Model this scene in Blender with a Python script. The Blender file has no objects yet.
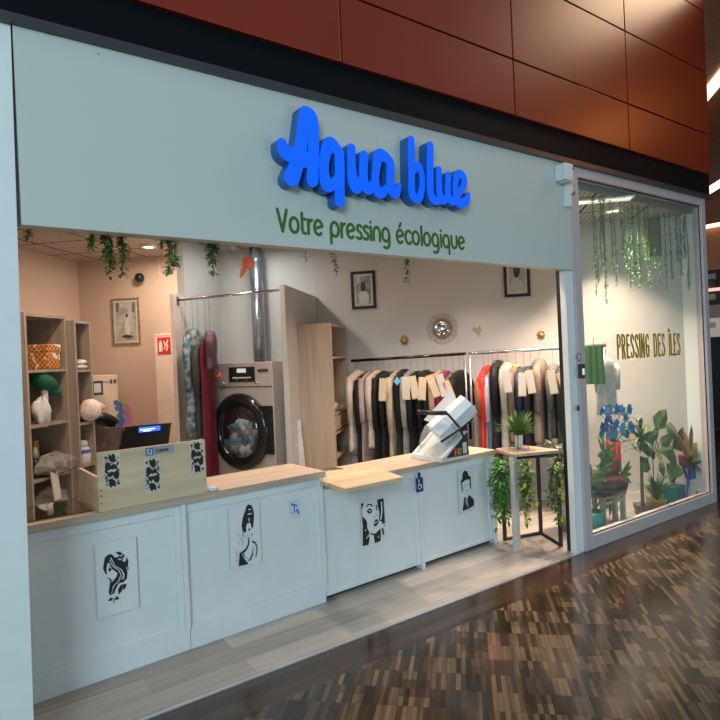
import bpy, math, random
from mathutils import Vector, Matrix
random.seed(7)
S=bpy.context.scene
COL=S.collection
R=math.radians; s2=math.sqrt(.5)

# ------------------------------------------------------------------ camera
F=590.0; CAMH=1.6
yaw,pitch,roll=R(35.4),R(-.27),R(-2.52)
fwd=Vector((math.sin(yaw)*math.cos(pitch),math.cos(yaw)*math.cos(pitch),math.sin(pitch)))
rt=Vector((math.cos(yaw),-math.sin(yaw),0)); up=rt.cross(fwd)
r_=math.cos(roll)*rt+math.sin(roll)*up; u_=-math.sin(roll)*rt+math.cos(roll)*up
CP=Vector((0,0,CAMH))
cam=bpy.data.cameras.new('camera'); co=bpy.data.objects.new('camera',cam); COL.objects.link(co)
cam.sensor_width=36; cam.lens=F/720*36; cam.clip_start=.05; cam.clip_end=200
m=Matrix((( r_.x,u_.x,-fwd.x,0),(r_.y,u_.y,-fwd.y,0),(r_.z,u_.z,-fwd.z,CAMH),(0,0,0,1)))
co.matrix_world=m; S.camera=co
# ------------------------------------------------------------------ world, lights, exposure
W=bpy.data.worlds.new('world'); S.world=W; W.use_nodes=True
W.node_tree.nodes['Background'].inputs[0].default_value=(.62,.80,.92,1)
W.node_tree.nodes['Background'].inputs[1].default_value=.17
S.view_settings.view_transform='Standard'; S.view_settings.look='None'
S.view_settings.gamma=1; S.view_settings.exposure=.8; S.view_settings.use_curve_mapping=False
def area(name,loc,target,size,power,color,sy=None,spread=180):
    l=bpy.data.lights.new(name,'AREA'); l.energy=power; l.color=color; l.size=size
    l.shape='RECTANGLE'; l.size_y=sy or size; l.spread=R(spread)
    o=bpy.data.objects.new(name,l); COL.objects.link(o); o.location=loc
    o.rotation_euler=(Vector(target)-Vector(loc)).to_track_quat('-Z','Y').to_euler(); return o
def spot(name,loc,target,power,color,angle=70,blend=.6,rad=.05):
    l=bpy.data.lights.new(name,'SPOT'); l.energy=power; l.color=color; l.spot_size=R(angle); l.spot_blend=blend; l.shadow_soft_size=rad
    o=bpy.data.objects.new(name,l); COL.objects.link(o); o.location=loc
    o.rotation_euler=(Vector(target)-Vector(loc)).to_track_quat('-Z','Y').to_euler(); return o
WARM=(1,.76,.58); WRM2=(1,.82,.66); NEU=(1,.93,.84); COOL=(.66,.88,1)
area('mall_daylight_and_fill',(-3.4,-3.0,3.4),(2.0,2.8,1.3),2.6,165,COOL,2.2)
area('mall_daylight_and_fill',(4.6,-3.6,.9),(3.6,2.8,1.0),3.2,36,(.62,.9,1),1.2)  # added low fill from front right, lifts the post and right-hand counters
def w(a,b,z=0): return Vector(((a+b)*s2,(a-b)*s2,z))
LK=.125
SHOPLIGHTS=[ # a, b, power, colour
 (3.9,-2.95,90,WARM),(5.9,-3.25,85,WARM),(5.0,-2.1,70,NEU),(6.0,-2.1,22,(.85,.97,1)),(3.6,-2.3,40,WARM),
 (5.2,-.5,75,WRM2),(5.5,.3,75,WRM2),(3.9,-.8,45,WRM2),(5.6,1.0,115,WARM),(4.75,.3,40,WRM2),(5.97,1.5,130,WARM)]
for a,b,p,c in SHOPLIGHTS:
    P=w(a,b,2.855); nar=b>-1; area('ceiling_spot',P,P-Vector((0,0,1)),.12,p*LK*(1.25 if b>1 else .8 if nar else 1.),c,None,(92 if b>.9 else 105) if nar else 180)
area('mall_downlight',(8.3,1.1,6.8),(5.2,2.72,4.9),1.5,13,(1,.72,.45),.9,100)
area('mall_downlight',(8.7,0,5.0),(4.4,2.72,3.3),.6,1.0,(1,.32,.07),.5,60)
spot('mall_downlight',(7.2,1.2,5.5),(6.8,1.8,0),120,(1,.75,.5),80,.9,.1)

# ------------------------------------------------------------------ measured positions
def ray(x,y): return (r_*((x-360)/F)-u_*((y-360)/F)+fwd)
def hit(x,y,n,p):
    d=ray(x,y); n=Vector(n); return CP+d*((Vector(p)-CP).dot(n)/d.dot(n))
def atY(x,y,Y): return hit(x,y,(0,1,0),(0,Y,0))
def atX(x,y,X): return hit(x,y,(1,0,0),(X,0,0))
def atZ(x,y,z): return hit(x,y,(0,0,1),(0,0,z))
def atA(x,y,a): return hit(x,y,(1,1,0),w(a,0))
def atB(x,y,b): return hit(x,y,(1,-1,0),w(0,b))
VA=Vector((s2,s2,0)); VB=Vector((s2,-s2,0)); VZ=Vector((0,0,1)); VX=Vector((1,0,0)); VY=Vector((0,1,0))
# ------------------------------------------------------------------ materials
MATS={}
def mat(name,color,rough=.5,metal=0,emit=None,estr=1,alpha=None,spec=None,coat=0,noise=0,nscale=8,trans=0):
    if name in MATS: return MATS[name]
    M=bpy.data.materials.new(name); M.use_nodes=True; nt=M.node_tree; b=nt.nodes['Principled BSDF']
    b.inputs['Base Color'].default_value=(*color,1); b.inputs['Roughness'].default_value=rough; b.inputs['Metallic'].default_value=metal
    if spec is not None: b.inputs['Specular IOR Level'].default_value=spec
    if coat: b.inputs['Coat Weight'].default_value=coat; b.inputs['Coat Roughness'].default_value=.12
    if emit: b.inputs['Emission Color'].default_value=(*emit,1); b.inputs['Emission Strength'].default_value=estr
    if trans: b.inputs['Transmission Weight'].default_value=trans
    tc=nt.nodes.new('ShaderNodeTexCoord'); nz=nt.nodes.new('ShaderNodeTexNoise'); nz.inputs['Scale'].default_value=nscale; nz.inputs['Detail'].default_value=4
    nt.links.new(tc.outputs['Object'],nz.inputs['Vector'])
    k=noise or .06
    cr=nt.nodes.new('ShaderNodeValToRGB'); cr.color_ramp.elements[0].position=.3; cr.color_ramp.elements[1].position=.7
    cr.color_ramp.elements[0].color=(*[c*(1-k) for c in color],1); cr.color_ramp.elements[1].color=(*[min(1,c*(1+k)) for c in color],1)
    nt.links.new(nz.outputs['Fac'],cr.inputs['Fac']); nt.links.new(cr.outputs['Color'],b.inputs['Base Color'])
    MATS[name]=M; return M
def ramp(nt,fac,cols,pos=None,interp='LINEAR'):
    cr=nt.nodes.new('ShaderNodeValToRGB'); e=cr.color_ramp.elements; cr.color_ramp.interpolation=interp
    while len(e)<len(cols): e.new(.5)
    for i,c in enumerate(cols): e[i].position=pos[i] if pos else i/(len(cols)-1); e[i].color=(*c,1)
    nt.links.new(fac,cr.inputs['Fac']); return cr.outputs['Color']
def wood(name,c1,c2,axis='z',rough=.5,scale=1,rotz=0,bump=0):
    M=bpy.data.materials.new(name); M.use_nodes=True; nt=M.node_tree; b=nt.nodes['Principled BSDF']; b.inputs['Roughness'].default_value=rough
    tc=nt.nodes.new('ShaderNodeTexCoord'); mp=nt.nodes.new('ShaderNodeMapping'); nz=nt.nodes.new('ShaderNodeTexNoise')
    sc={'x':(1.2,26,26),'y':(26,1.2,26),'z':(26,26,1.2)}[axis]; mp.inputs['Scale'].default_value=[q*scale for q in sc]
    mp0=nt.nodes.new('ShaderNodeMapping'); mp0.inputs['Rotation'].default_value=(0,0,rotz)
    nt.links.new(tc.outputs['Object'],mp0.inputs[0]); nt.links.new(mp0.outputs[0],mp.inputs[0]); nt.links.new(mp.outputs[0],nz.inputs['Vector'])
    nz.inputs['Scale'].default_value=1; nz.inputs['Detail'].default_value=6; nz.inputs['Distortion'].default_value=.6
    nt.links.new(ramp(nt,nz.outputs['Fac'],[c1,c2],[.3,.72]),b.inputs['Base Color']); return M
def planks(name,cols,rot,wid,hgt,rough,mortar=(.1,.08,.07),msize=.003,coat=0,big=0):
    M=bpy.data.materials.new(name); M.use_nodes=True; nt=M.node_tree; b=nt.nodes['Principled BSDF']; L=nt.links.new
    b.inputs['Roughness'].default_value=rough
    if coat: b.inputs['Coat Weight'].default_value=coat; b.inputs['Coat Roughness'].default_value=.06
    tc=nt.nodes.new('ShaderNodeTexCoord'); mp=nt.nodes.new('ShaderNodeMapping'); mp.inputs['Rotation'].default_value=(0,0,rot); mp.inputs['Location'].default_value=(.03,.083,0)
    L(tc.outputs['Object'],mp.inputs[0])
    def brick(c1,c2,off):
        br=nt.nodes.new('ShaderNodeTexBrick'); br.inputs['Scale'].default_value=1; br.inputs['Brick Width'].default_value=wid; br.inputs['Row Height'].default_value=hgt
        br.inputs['Mortar Size'].default_value=msize; br.inputs['Color1'].default_value=(*c1,1); br.inputs['Color2'].default_value=(*c2,1); br.inputs['Mortar'].default_value=(*mortar,1)
        br.offset=off; br.inputs['Bias'].default_value=0; L(mp.outputs[0],br.inputs['Vector']); return br
    br=brick((0,0,0),(1,1,1),.37 if not big or wid>.5 else .0); 
    nz=nt.nodes.new('ShaderNodeTexNoise'); mp2=nt.nodes.new('ShaderNodeMapping'); mp2.inputs['Scale'].default_value=(2,40,1); L(mp.outputs[0],mp2.inputs[0]); L(mp2.outputs[0],nz.inputs['Vector']); nz.inputs['Scale'].default_value=1; nz.inputs['Detail'].default_value=5
    bw=nt.nodes.new('ShaderNodeRGBToBW'); L(br.outputs['Color'],bw.inputs[0])
    ad=nt.nodes.new('ShaderNodeMath'); ad.operation='MULTIPLY_ADD'; L(nz.outputs['Fac'],ad.inputs[0]); ad.inputs[1].default_value=.7; 
    m2=nt.nodes.new('ShaderNodeMath'); m2.operation='MULTIPLY'; L(bw.outputs[0],m2.inputs[0]); m2.inputs[1].default_value=.55; L(m2.outputs[0],ad.inputs[2])
    fac=ad.outputs[0]
    if big:
        n2=nt.nodes.new('ShaderNodeTexNoise'); n2.inputs['Scale'].default_value=big; L(mp.outputs[0],n2.inputs['Vector'])
        a2=nt.nodes.new('ShaderNodeMath'); a2.operation='MULTIPLY_ADD'; L(n2.outputs['Fac'],a2.inputs[0]); a2.inputs[1].default_value=.5
        s_=nt.nodes.new('ShaderNodeMath'); s_.operation='SUBTRACT'; L(fac,s_.inputs[0]); s_.inputs[1].default_value=.25; L(s_.outputs[0],a2.inputs[2]); fac=a2.outputs[0]
        if wid<.5:
            b2=brick((0,0,0),(1,1,1),.5); b2.inputs['Brick Width'].default_value=wid; b2.inputs['Row Height'].default_value=hgt*6; b2.inputs['Mortar Size'].default_value=0
            w2=nt.nodes.new('ShaderNodeRGBToBW'); L(b2.outputs['Color'],w2.inputs[0]); a3=nt.nodes.new('ShaderNodeMath'); a3.operation='MULTIPLY_ADD'; L(w2.outputs[0],a3.inputs[0]); a3.inputs[1].default_value=.34; s3=nt.nodes.new('ShaderNodeMath'); s3.operation='SUBTRACT'; L(fac,s3.inputs[0]); s3.inputs[1].default_value=.14; L(s3.outputs[0],a3.inputs[2]); fac=a3.outputs[0]
    c=ramp(nt,fac,cols)
    mx=nt.nodes.new('ShaderNodeMix'); mx.data_type='RGBA'; L(br.outputs['Fac'],mx.inputs[0]); L(c,mx.inputs[6]); mx.inputs[7].default_value=(*mortar,1)
    L(mx.outputs[2],b.inputs['Base Color']); return M
def glass(name,tint=(1,1,1),refl=1.0,rough=.0,haze=0,hcol=(.8,.85,.85),ior=1.5):
    M=bpy.data.materials.new(name); M.use_nodes=True; nt=M.node_tree; nt.nodes.clear(); L=nt.links.new
    o=nt.nodes.new('ShaderNodeOutputMaterial'); t=nt.nodes.new('ShaderNodeBsdfTransparent'); t.inputs[0].default_value=(*tint,1)
    g=nt.nodes.new('ShaderNodeBsdfGlossy'); g.inputs['Roughness'].default_value=rough
    fr=nt.nodes.new('ShaderNodeFresnel'); fr.inputs[0].default_value=ior
    mu=nt.nodes.new('ShaderNodeMath'); mu.operation='MULTIPLY'; mu.inputs[1].default_value=refl; mu.use_clamp=True; L(fr.outputs[0],mu.inputs[0])
    base=t.outputs[0]
    ge=nt.nodes.new('ShaderNodeNewGeometry'); iv=nt.nodes.new('ShaderNodeMath'); iv.operation='SUBTRACT'; iv.inputs[0].default_value=1; L(ge.outputs['Backfacing'],iv.inputs[1]); m3=nt.nodes.new('ShaderNodeMath'); m3.operation='MULTIPLY'; L(mu.outputs[0],m3.inputs[0]); L(iv.outputs[0],m3.inputs[1]); mu=m3
    if haze:
        df=nt.nodes.new('ShaderNodeBsdfDiffuse'); df.inputs[0].default_value=(*hcol,1); mh=nt.nodes.new('ShaderNodeMixShader'); mh.inputs[0].default_value=haze
        L(t.outputs[0],mh.inputs[1]); L(df.outputs[0],mh.inputs[2]); base=mh.outputs[0]
    mx=nt.nodes.new('ShaderNodeMixShader'); L(mu.outputs[0],mx.inputs[0]); L(base,mx.inputs[1]); L(g.outputs[0],mx.inputs[2]); L(mx.outputs[0],o.inputs[0]); return M
def tiles(name,c1,c2,rot):
    M=bpy.data.materials.new(name); M.use_nodes=True; nt=M.node_tree; b=nt.nodes['Principled BSDF']; b.inputs['Roughness'].default_value=.8; L=nt.links.new
    tc=nt.nodes.new('ShaderNodeTexCoord'); mp=nt.nodes.new('ShaderNodeMapping'); mp.inputs['Rotation'].default_value=(0,0,rot); L(tc.outputs['Object'],mp.inputs[0])
    def br(wd,h,ms,off,a,b_,c):
        n=nt.nodes.new('ShaderNodeTexBrick'); n.offset=off; n.inputs['Scale'].default_value=1; n.inputs['Brick Width'].default_value=wd; n.inputs['Row Height'].default_value=h; n.inputs['Mortar Size'].default_value=ms
        n.inputs['Color1'].default_value=(*a,1); n.inputs['Color2'].default_value=(*b_,1); n.inputs['Mortar'].default_value=(*c,1); L(mp.outputs[0],n.inputs['Vector']); return n
    f=br(.05,.05,.008,.5,c1,c1,c2); g=br(.6,.6,.014,0,(1,1,1),(1,1,1),(0,0,0))
    mx=nt.nodes.new('ShaderNodeMix'); mx.data_type='RGBA'; L(g.outputs['Fac'],mx.inputs[0]); L(f.outputs['Color'],mx.inputs[6]); mx.inputs[7].default_value=(.02,.018,.016,1)
    L(mx.outputs[2],b.inputs['Base Color']); return M

WHITE=mat('white_laminate',(.74,.78,.79),.35,noise=.02)
PAINT=mat('white_paint',(.80,.83,.83),.45,noise=.02)
WALLW=mat('warm_wall_paint',(.60,.55,.51),.8,noise=.03,nscale=2)
WALLG=mat('pale_wall_paint',(.60,.58,.545),.7,noise=.03,nscale=2)
BOARD=mat('sign_board_paint',(.59,.63,.585),.42,noise=.02,nscale=1)
BLACK=mat('black_plastic',(.012,.012,.014),.3)
BLKMET=mat('black_metal',(.015,.015,.017),.4)
STEEL=mat('brushed_steel',(.66,.60,.55),.4,.6,noise=.06)
ALU=mat('aluminium_frame',(.60,.52,.52),.4,.1,noise=.04)
CHROME=mat('chrome',(.75,.75,.76),.15,1)
BEAM=mat('dark_beam',(.005,.006,.008),.55,spec=.08)
BEAM2=mat('beam_trim',(.045,.045,.05),.35)
RED=mat('rust_red_panel',(.25,.026,.009),.33,spec=.4,noise=.05,nscale=3)
OAK=wood('oak_laminate',(.50,.36,.25),(.66,.50,.36),'x',.45)
OAKE=wood('oak_edge',(.42,.34,.25),(.54,.44,.33),'x',.5)
ELM=wood('grey_elm_laminate',(.30,.235,.18),(.42,.34,.27),'z',.5)
OAKV=wood('light_oak_upright',(.42,.29,.20),(.54,.39,.28),'z',.5)
PINE=wood('pine_board',(.52,.385,.235),(.76,.59,.38),'x',.55,.5)
PANEL=mat('grey_melamine',(.50,.44,.40),.5,noise=.03)
SHOPF=planks('grey_oak_planks',[(.20,.17,.14),(.37,.33,.29),(.52,.47,.42)],0,1.3,.17,.16,(.2,.18,.16),.001)
MALLF=planks('strip_parquet',[(.009,.006,.0045),(.026,.017,.011),(.075,.046,.026),(.24,.15,.085)],R(-45),.15,.024,.16,(.03,.02,.015),.0008,.12,.9)
CEIL=tiles('cell_ceiling',(.60,.52,.47),(.30,.25,.22),R(-45))
GLASS=glass('window_glass',(.93,.97,.96),1.5,0,.05,(.7,.8,.78))
SHEET=glass('sheet_glass',(.55,.55,.5),1.6)
FILM=glass('plastic_film',(.97,.97,.97),1.7,.08,.01,(.9,.88,.86))
nt=FILM.node_tree; g_=[q for q in nt.nodes if q.type=='BSDF_GLOSSY'][0]; bp=nt.nodes.new('ShaderNodeBump'); nz=nt.nodes.new('ShaderNodeTexNoise'); tc=nt.nodes.new('ShaderNodeTexCoord'); mp=nt.nodes.new('ShaderNodeMapping'); mp.inputs['Scale'].default_value=(30,30,7); nt.links.new(tc.outputs['Object'],mp.inputs[0]); nt.links.new(mp.outputs[0],nz.inputs[0]); nz.inputs['Scale'].default_value=1.5; nz.inputs['Detail'].default_value=3; bp.inputs['Strength'].default_value=.8; bp.inputs['Distance'].default_value=.03; nt.links.new(nz.outputs['Fac'],bp.inputs['Height']); nt.links.new(bp.outputs[0],g_.inputs['Normal'])
FILM2=glass('clear_plastic',(.95,.95,.95),1.3,.1,.22,(.9,.9,.9))
LEAF=mat('leaf_green',(.075,.16,.03),.5,noise=.4,nscale=30)
LEAFL=mat('leaf_light',(.16,.30,.07),.5,noise=.3,nscale=30)
LEAFD=mat('leaf_dark',(.045,.095,.028),.4,noise=.3,nscale=20)
LEAFB=mat('leaf_bright',(.07,.24,.035),.5,noise=.3,nscale=30)
STEM=mat('stem',(.10,.13,.05),.6)
YEL=mat('yellow_petal',(.85,.62,.05),.5)
PAPER=mat('white_paper',(.73,.765,.765),.7,noise=.02)
INK=mat('black_ink',(.012,.012,.015),.6)
TAGM=mat('cream_ticket',(.62,.49,.38),.7); TAGP=mat('pale_ticket',(.60,.55,.51),.7); TAGY=mat('yellow_ticket_edge',(.70,.48,.16),.6)
BLUEF=mat('sign_blue_face',(.0,.085,.7),.3,emit=(0,.12,.95),estr=.34)
BLUES=mat('sign_blue_side',(.01,.13,.42),.35)
GREEN=mat('vinyl_green',(.055,.15,.012),.5)
GOLD=mat('vinyl_gold',(.42,.27,.03),.4)
LAMP=mat('lamp_glow',(1,.9,.75),.4,emit=(1,.8,.58),estr=9)
TUBE=mat('strip_light',(1,.9,.8),.4,emit=(1,.78,.48),estr=1.1)
# ------------------------------------------------------------------ mesh builder
class MB:
    def __init__(s): s.v=[]; s.f=[]; s.mi=[]; s.cur=0
    def add(s,vs,fs):
        n=len(s.v); s.v+= [tuple(v) for v in vs]
        for f in fs: s.f.append([i+n for i in f]); s.mi.append(s.cur)
    def fr(s,o,ex,ey,ez,lo,hi):
        o=Vector(o); P=[o+ex*x+ey*y+ez*z for z in (lo[2],hi[2]) for y in (lo[1],hi[1]) for x in (lo[0],hi[0])]
        s.add(P,[(0,2,3,1),(4,5,7,6),(0,1,5,4),(2,6,7,3),(0,4,6,2),(1,3,7,5)]); return s
    def box(s,lo,hi): return s.fr((0,0,0),VX,VY,VZ,lo,hi)
    def abox(s,a0,a1,b0,b1,z0,z1): return s.fr((0,0,0),VB,VA,VZ,(b0,a0,z0),(b1,a1,z1))
    def tube(s,pts,r,n=8,cap=True):
        pts=[Vector(p) for p in pts]; rs=r if isinstance(r,(list,tuple)) else [r]*len(pts); rings=[]; pr=None
        for i,p in enumerate(pts):
            d=(pts[min(i+1,len(pts)-1)]-pts[max(i-1,0)]); d=d.normalized() if d.length>1e-9 else VZ
            q=pr if pr else (VX if abs(d.x)<.8 else VY)
            e=(q-d*q.dot(d)); e=e.normalized() if e.length>1e-6 else d.orthogonal().normalized(); pr=e; g=d.cross(e)
            rings.append([p+(e*math.cos(2*math.pi*k/n)+g*math.sin(2*math.pi*k/n))*rs[i] for k in range(n)])
        fs=[]
        for i in range(len(rings)-1):
            for k in range(n): fs.append((i*n+k,i*n+(k+1)%n,(i+1)*n+(k+1)%n,(i+1)*n+k))
        if cap: fs.append(tuple(range(n))[::-1]); fs.append(tuple((len(rings)-1)*n+k for k in range(n)))
        s.add([v for q in rings for v in q],fs); return s
    def lathe(s,o,prof,n=24,ax=VZ,cap=True):
        ax=Vector(ax).normalized(); e=ax.orthogonal().normalized(); g=ax.cross(e); o=Vector(o); vs=[]; fs=[]
        for r,h in prof: vs+=[o+ax*h+(e*math.cos(2*math.pi*k/n)+g*math.sin(2*math.pi*k/n))*r for k in range(n)]
        for i in range(len(prof)-1):
            for k in range(n): fs.append((i*n+k,i*n+(k+1)%n,(i+1)*n+(k+1)%n,(i+1)*n+k))
        if cap: fs.append(tuple(range(n))[::-1]); fs.append(tuple((len(prof)-1)*n+k for k in range(n)))
        s.add(vs,fs); return s
    def prism(s,o,ex,ey,poly,d):   # poly in (ex,ey), extruded by vector d
        o=Vector(o); n=len(poly); d=Vector(d)
        A=[o+ex*x+ey*y for x,y in poly]; B=[p+d for p in A]
        s.add(A+B,[tuple(range(n)),tuple(range(n,2*n))[::-1]]+[(i,n+i,n+(i+1)%n,(i+1)%n) for i in range(n)]); return s
    def leaf(s,p,d,nrm,l,wd,bend=.15):
        d=d.normalized(); sd=d.cross(nrm); sd=sd.normalized() if sd.length>1e-5 else d.orthogonal().normalized(); n=sd.cross(d)
        m1=p+d*l*.35+n*l*bend*.5; m2=p+d*l*.72+n*l*bend*.4; t=p+d*l-n*l*bend*.3
        s.add([p,m1+sd*wd*.5-n*wd*.1,m1,m1-sd*wd*.5-n*wd*.1,m2+sd*wd*.36-n*wd*.08,m2,m2-sd*wd*.36-n*wd*.08,t],
              [(0,1,2),(0,2,3),(1,4,5,2),(2,5,6,3),(4,7,5),(5,7,6)]); return s
    def stroke(s,pts,rs,o,ex,ez,d):     # rounded ribbon of varying radius on plane (ex,ez), extruded by d
        if not isinstance(rs,(list,tuple)): rs=[rs]*len(pts)
        o=Vector(o); dn=Vector(d).normalized(); i_=getattr(s,'k_',0)
        for (x,y),r in zip(pts,rs):
            i_+=1; s.prism(o-dn*(2.5e-5*i_),ex,ez,[(x+r*math.cos(t*math.pi/8),y+r*math.sin(t*math.pi/8)) for t in range(16)],d)
        for i in range(len(pts)-1):
            (x0,y0),(x1,y1)=pts[i],pts[i+1]; L=math.hypot(x1-x0,y1-y0)
            if L<1e-6: continue
            nx,ny=-(y1-y0)/L,(x1-x0)/L; a,b=rs[i],rs[i+1]
            i_+=1; s.prism(o-dn*(2.5e-5*i_),ex,ez,[(x0+nx*a,y0+ny*a),(x0-nx*a,y0-ny*a),(x1-nx*b,y1-ny*b),(x1+nx*b,y1+ny*b)],d)
        s.k_=i_
        return s
    def blob(s,c,rx,ry,rz,n=14,mrg=.12,seed=0,ex=VX,ey=VY,ez=VZ):
        rnd=random.Random(seed); ph=[rnd.uniform(0,6.28) for _ in range(6)]; vs=[]; fs=[]; c=Vector(c); h=n//2
        for i in range(h+1):
            th=math.pi*i/h
            for k in range(n):
                f=2*math.pi*k/n; q=1+mrg*(math.sin(3*f+ph[0])*math.sin(2*th+ph[1])+.6*math.sin(5*f+ph[2]+3*th))
                vs.append(c+ex*rx*q*math.sin(th)*math.cos(f)+ey*ry*q*math.sin(th)*math.sin(f)+ez*rz*q*math.cos(th))
        for i in range(h):
            for k in range(n): fs.append((i*n+k,(i+1)*n+k,(i+1)*n+(k+1)%n,i*n+(k+1)%n))
        s.add(vs,fs); return s
    def build(s,name,mt,parent=None,smooth=False,bevel=0,label=None):
        me=bpy.data.meshes.new(name); 
        org=Vector((0,0,0))
        me.from_pydata(s.v,[],s.f)
        for q in (mt if isinstance(mt,list) else [mt]): me.materials.append(q)
        for p,i in zip(me.polygons,s.mi): p.material_index=i; p.use_smooth=smooth
        me.update()
        o=bpy.data.objects.new(name,me); COL.objects.link(o)
        if parent is not None: o.parent=parent; o.matrix_parent_inverse=Matrix.Translation(-parent.location)@Matrix.Identity(4)
        if bevel: b=o.modifiers.new('bevel','BEVEL'); b.width=bevel; b.segments=2; b.limit_method='ANGLE'
        if label: o['label']=label
        return o
def tag(o,label,cat,group=None):
    o['label']=label; o['category']=cat
    if group: o['group']=group
    return o
def thing(name,label,cat,loc=(0,0,0),group=None):
    o=bpy.data.objects.new(name,None); COL.objects.link(o); o.location=loc; o.empty_display_size=.1; return tag(o,label,cat,group)
def struct(mb,name,mt,**k):
    o=mb.build(name,mt,**k); o['kind']='structure'; return o

# ================================================================== SETTING
YF=2.77; CZ=2.9; AW=6.5; BL=-4.52; XE=6.2
struct(MB().box((-14,-14,-.1),(34,2.52,0)).box((6.3,2.52,-.1),(34,2.775,0)).box((6.3,2.775,-.1),(34,22,0)),'floor_mall',MALLF)
pc=w(AW,BL); pe=w(AW,(XE-(AW/s2-XE))*s2)
fl=MB(); fl.prism((0,0,-.1),VX,VY,[(-3.7,2.79),(XE+.06,2.79),(XE+.06,3.05),(pe.x+.03,pe.y+.03),(pc.x,pc.y+.05),(-3.7,pc.y+.05)],VZ*.101)
struct(fl,'floor_shop',SHOPF)
struct(MB().box((-14,2.52,-.1),(6.3,2.775,0)),'floor_mall_border',planks('parquet_border',[(.025,.014,.01),(.05,.028,.019),(.085,.046,.03)],0,1.1,.085,.15,(.03,.02,.015),.001,.15,.9))
struct(MB().box((-3.6,2.773,0),(4.0,2.795,.006)),'trim_1',mat('floor_profile',(.6,.62,.64),.3,.6))
ce=MB(); ce.prism((0,0,CZ),VX,VY,[(-3.6,2.88),(XE,2.88),(XE,3.02),(pe.x,pe.y),(pc.x,pc.y),(-3.6,pc.y)],VZ*.05); struct(ce,'ceiling',CEIL)
struct(MB().box((4.05,2.862,CZ-.004),(XE,2.879,CZ+.12)),'trim_7',mat('ceiling_edge',(.22,.20,.18),.6))
# back wall, left wall, end wall
bw=MB().abox(AW,AW+.08,BL-.08,-2.76,0,CZ); struct(bw,'wall_back_left',mat('beige_wall',(.60,.47,.385),.8,noise=.03,nscale=2))
struct(MB().abox(AW,AW+.08,-2.76,-1.59,0,CZ),'wall_back_alcove',WALLG)
struct(MB().abox(AW,AW+.08,-1.59,2.32,0,CZ),'wall_back_right',WALLW)
struct(MB().abox(2.0,AW,BL-.08,BL,0,CZ),'wall_left',MATS['beige_wall'])
struct(MB().box((XE,2.84,0),(XE+.07,3.04,CZ)),'wall_end',PAINT)
struct(MB().abox(5.62,AW,-2.80,-2.722,0,CZ),'wall_pilaster',[WALLG])
struct(MB().abox(AW-.012,AW,-1.57,2.2,0,.075),'baseboard_right',mat('pale_baseboard',(.72,.68,.64),.5))
struct(MB().abox(AW-.012,AW,BL,-2.81,0,.075),'baseboard_left',MATS['pale_baseboard'])
# facade: left pillar, sign board, mid post, beam and panels
p=MB(); zt=3.022
p.add([(-1.6,YF,0),(.252,YF,0),(.287,YF,zt),(-1.6,YF,zt),(-1.6,YF+.13,0),(.252,YF+.13,0),(.287,YF+.13,zt),(-1.6,YF+.13,zt)],[(0,1,2,3),(4,7,6,5),(1,5,6,2),(0,4,7,3)[::-1],(3,2,6,7),(0,4,5,1)])
struct(p,'wall_front_pillar',PAINT)
struct(MB().box((-1.6,YF-.012,0),(.13,YF,zt)),'trim_2',PAINT)
struct(MB().box((.294,YF-.006,2.205),(2.152,YF+.06,zt)).box((2.153,YF-.006,2.205),(4.035,YF+.06,zt)),'wall_sign_board',BOARD)
struct(MB().box((.27,YF+.05,2.212),(4.03,YF+.11,zt+.1)),'trim_3',mat('board_backing',(.5,.47,.43),.6))
struct(MB().box((3.962,YF+.02,0),(4.059,YF+.07,zt)),'trim_4',PAINT)
struct(MB().box((3.985,YF+.075,0),(4.03,YF+.12,2.3)),'trim_5',BLKMET)
struct(MB().box((-2.5,YF-.02,3.062),(6.33,YF+.3,3.30)),'wall_beam',BEAM)
struct(MB().box((-2.5,YF-.035,zt),(6.33,YF+.3,3.060)),'trim_6',BEAM2)
struct(MB().box((-2.5,YF+.01,zt),(XE+.1,YF+.2,3.05)).box((-2.5,2.80,3.25),(6.25,3.4,6.6)),'wall_upper_backing',BLACK)
n=0
for r0,r1 in ((3.258,3.645),(3.657,4.262),(4.274,4.866),(4.878,5.47)):
    for i in range(-2,4):
        x0=1.9+1.475*(i-1)+.006; x1=1.9+1.475*i-.006
        x0=1.9+1.47*(i-1)+.006; x1=1.9+1.47*i-.006
        n+=1; struct(MB().box((x0,2.72,r0),(min(x1,6.3),2.80,r1)),'wall_cladding_panel',RED,bevel=.003)
# display window
wf=MB().box((4.06,YF,0),(4.155,YF+.09,3.03)).box((6.19,YF,0),(6.27,YF+.09,3.03)).box((4.155,YF,0),(6.19,YF+.09,.105)).box((4.155,YF,2.95),(6.19,YF+.09,3.03))
wo=struct(wf,'window_1',ALU,bevel=.004)
MB().box((4.15,YF+.03,.1),(6.195,YF+.036,2.955)).build('pane',GLASS,wo)
g=MB()
for b in ((4.155,YF+.02,.105,4.163,.113),):pass
g.box((4.155,YF+.024,.105),(6.19,YF+.03,.113)).box((4.155,YF+.024,2.942),(6.19,YF+.03,2.95)).box((6.182,YF+.024,.105),(6.19,YF+.03,2.95))
g.build('gasket',BLACK,wo)

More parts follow.
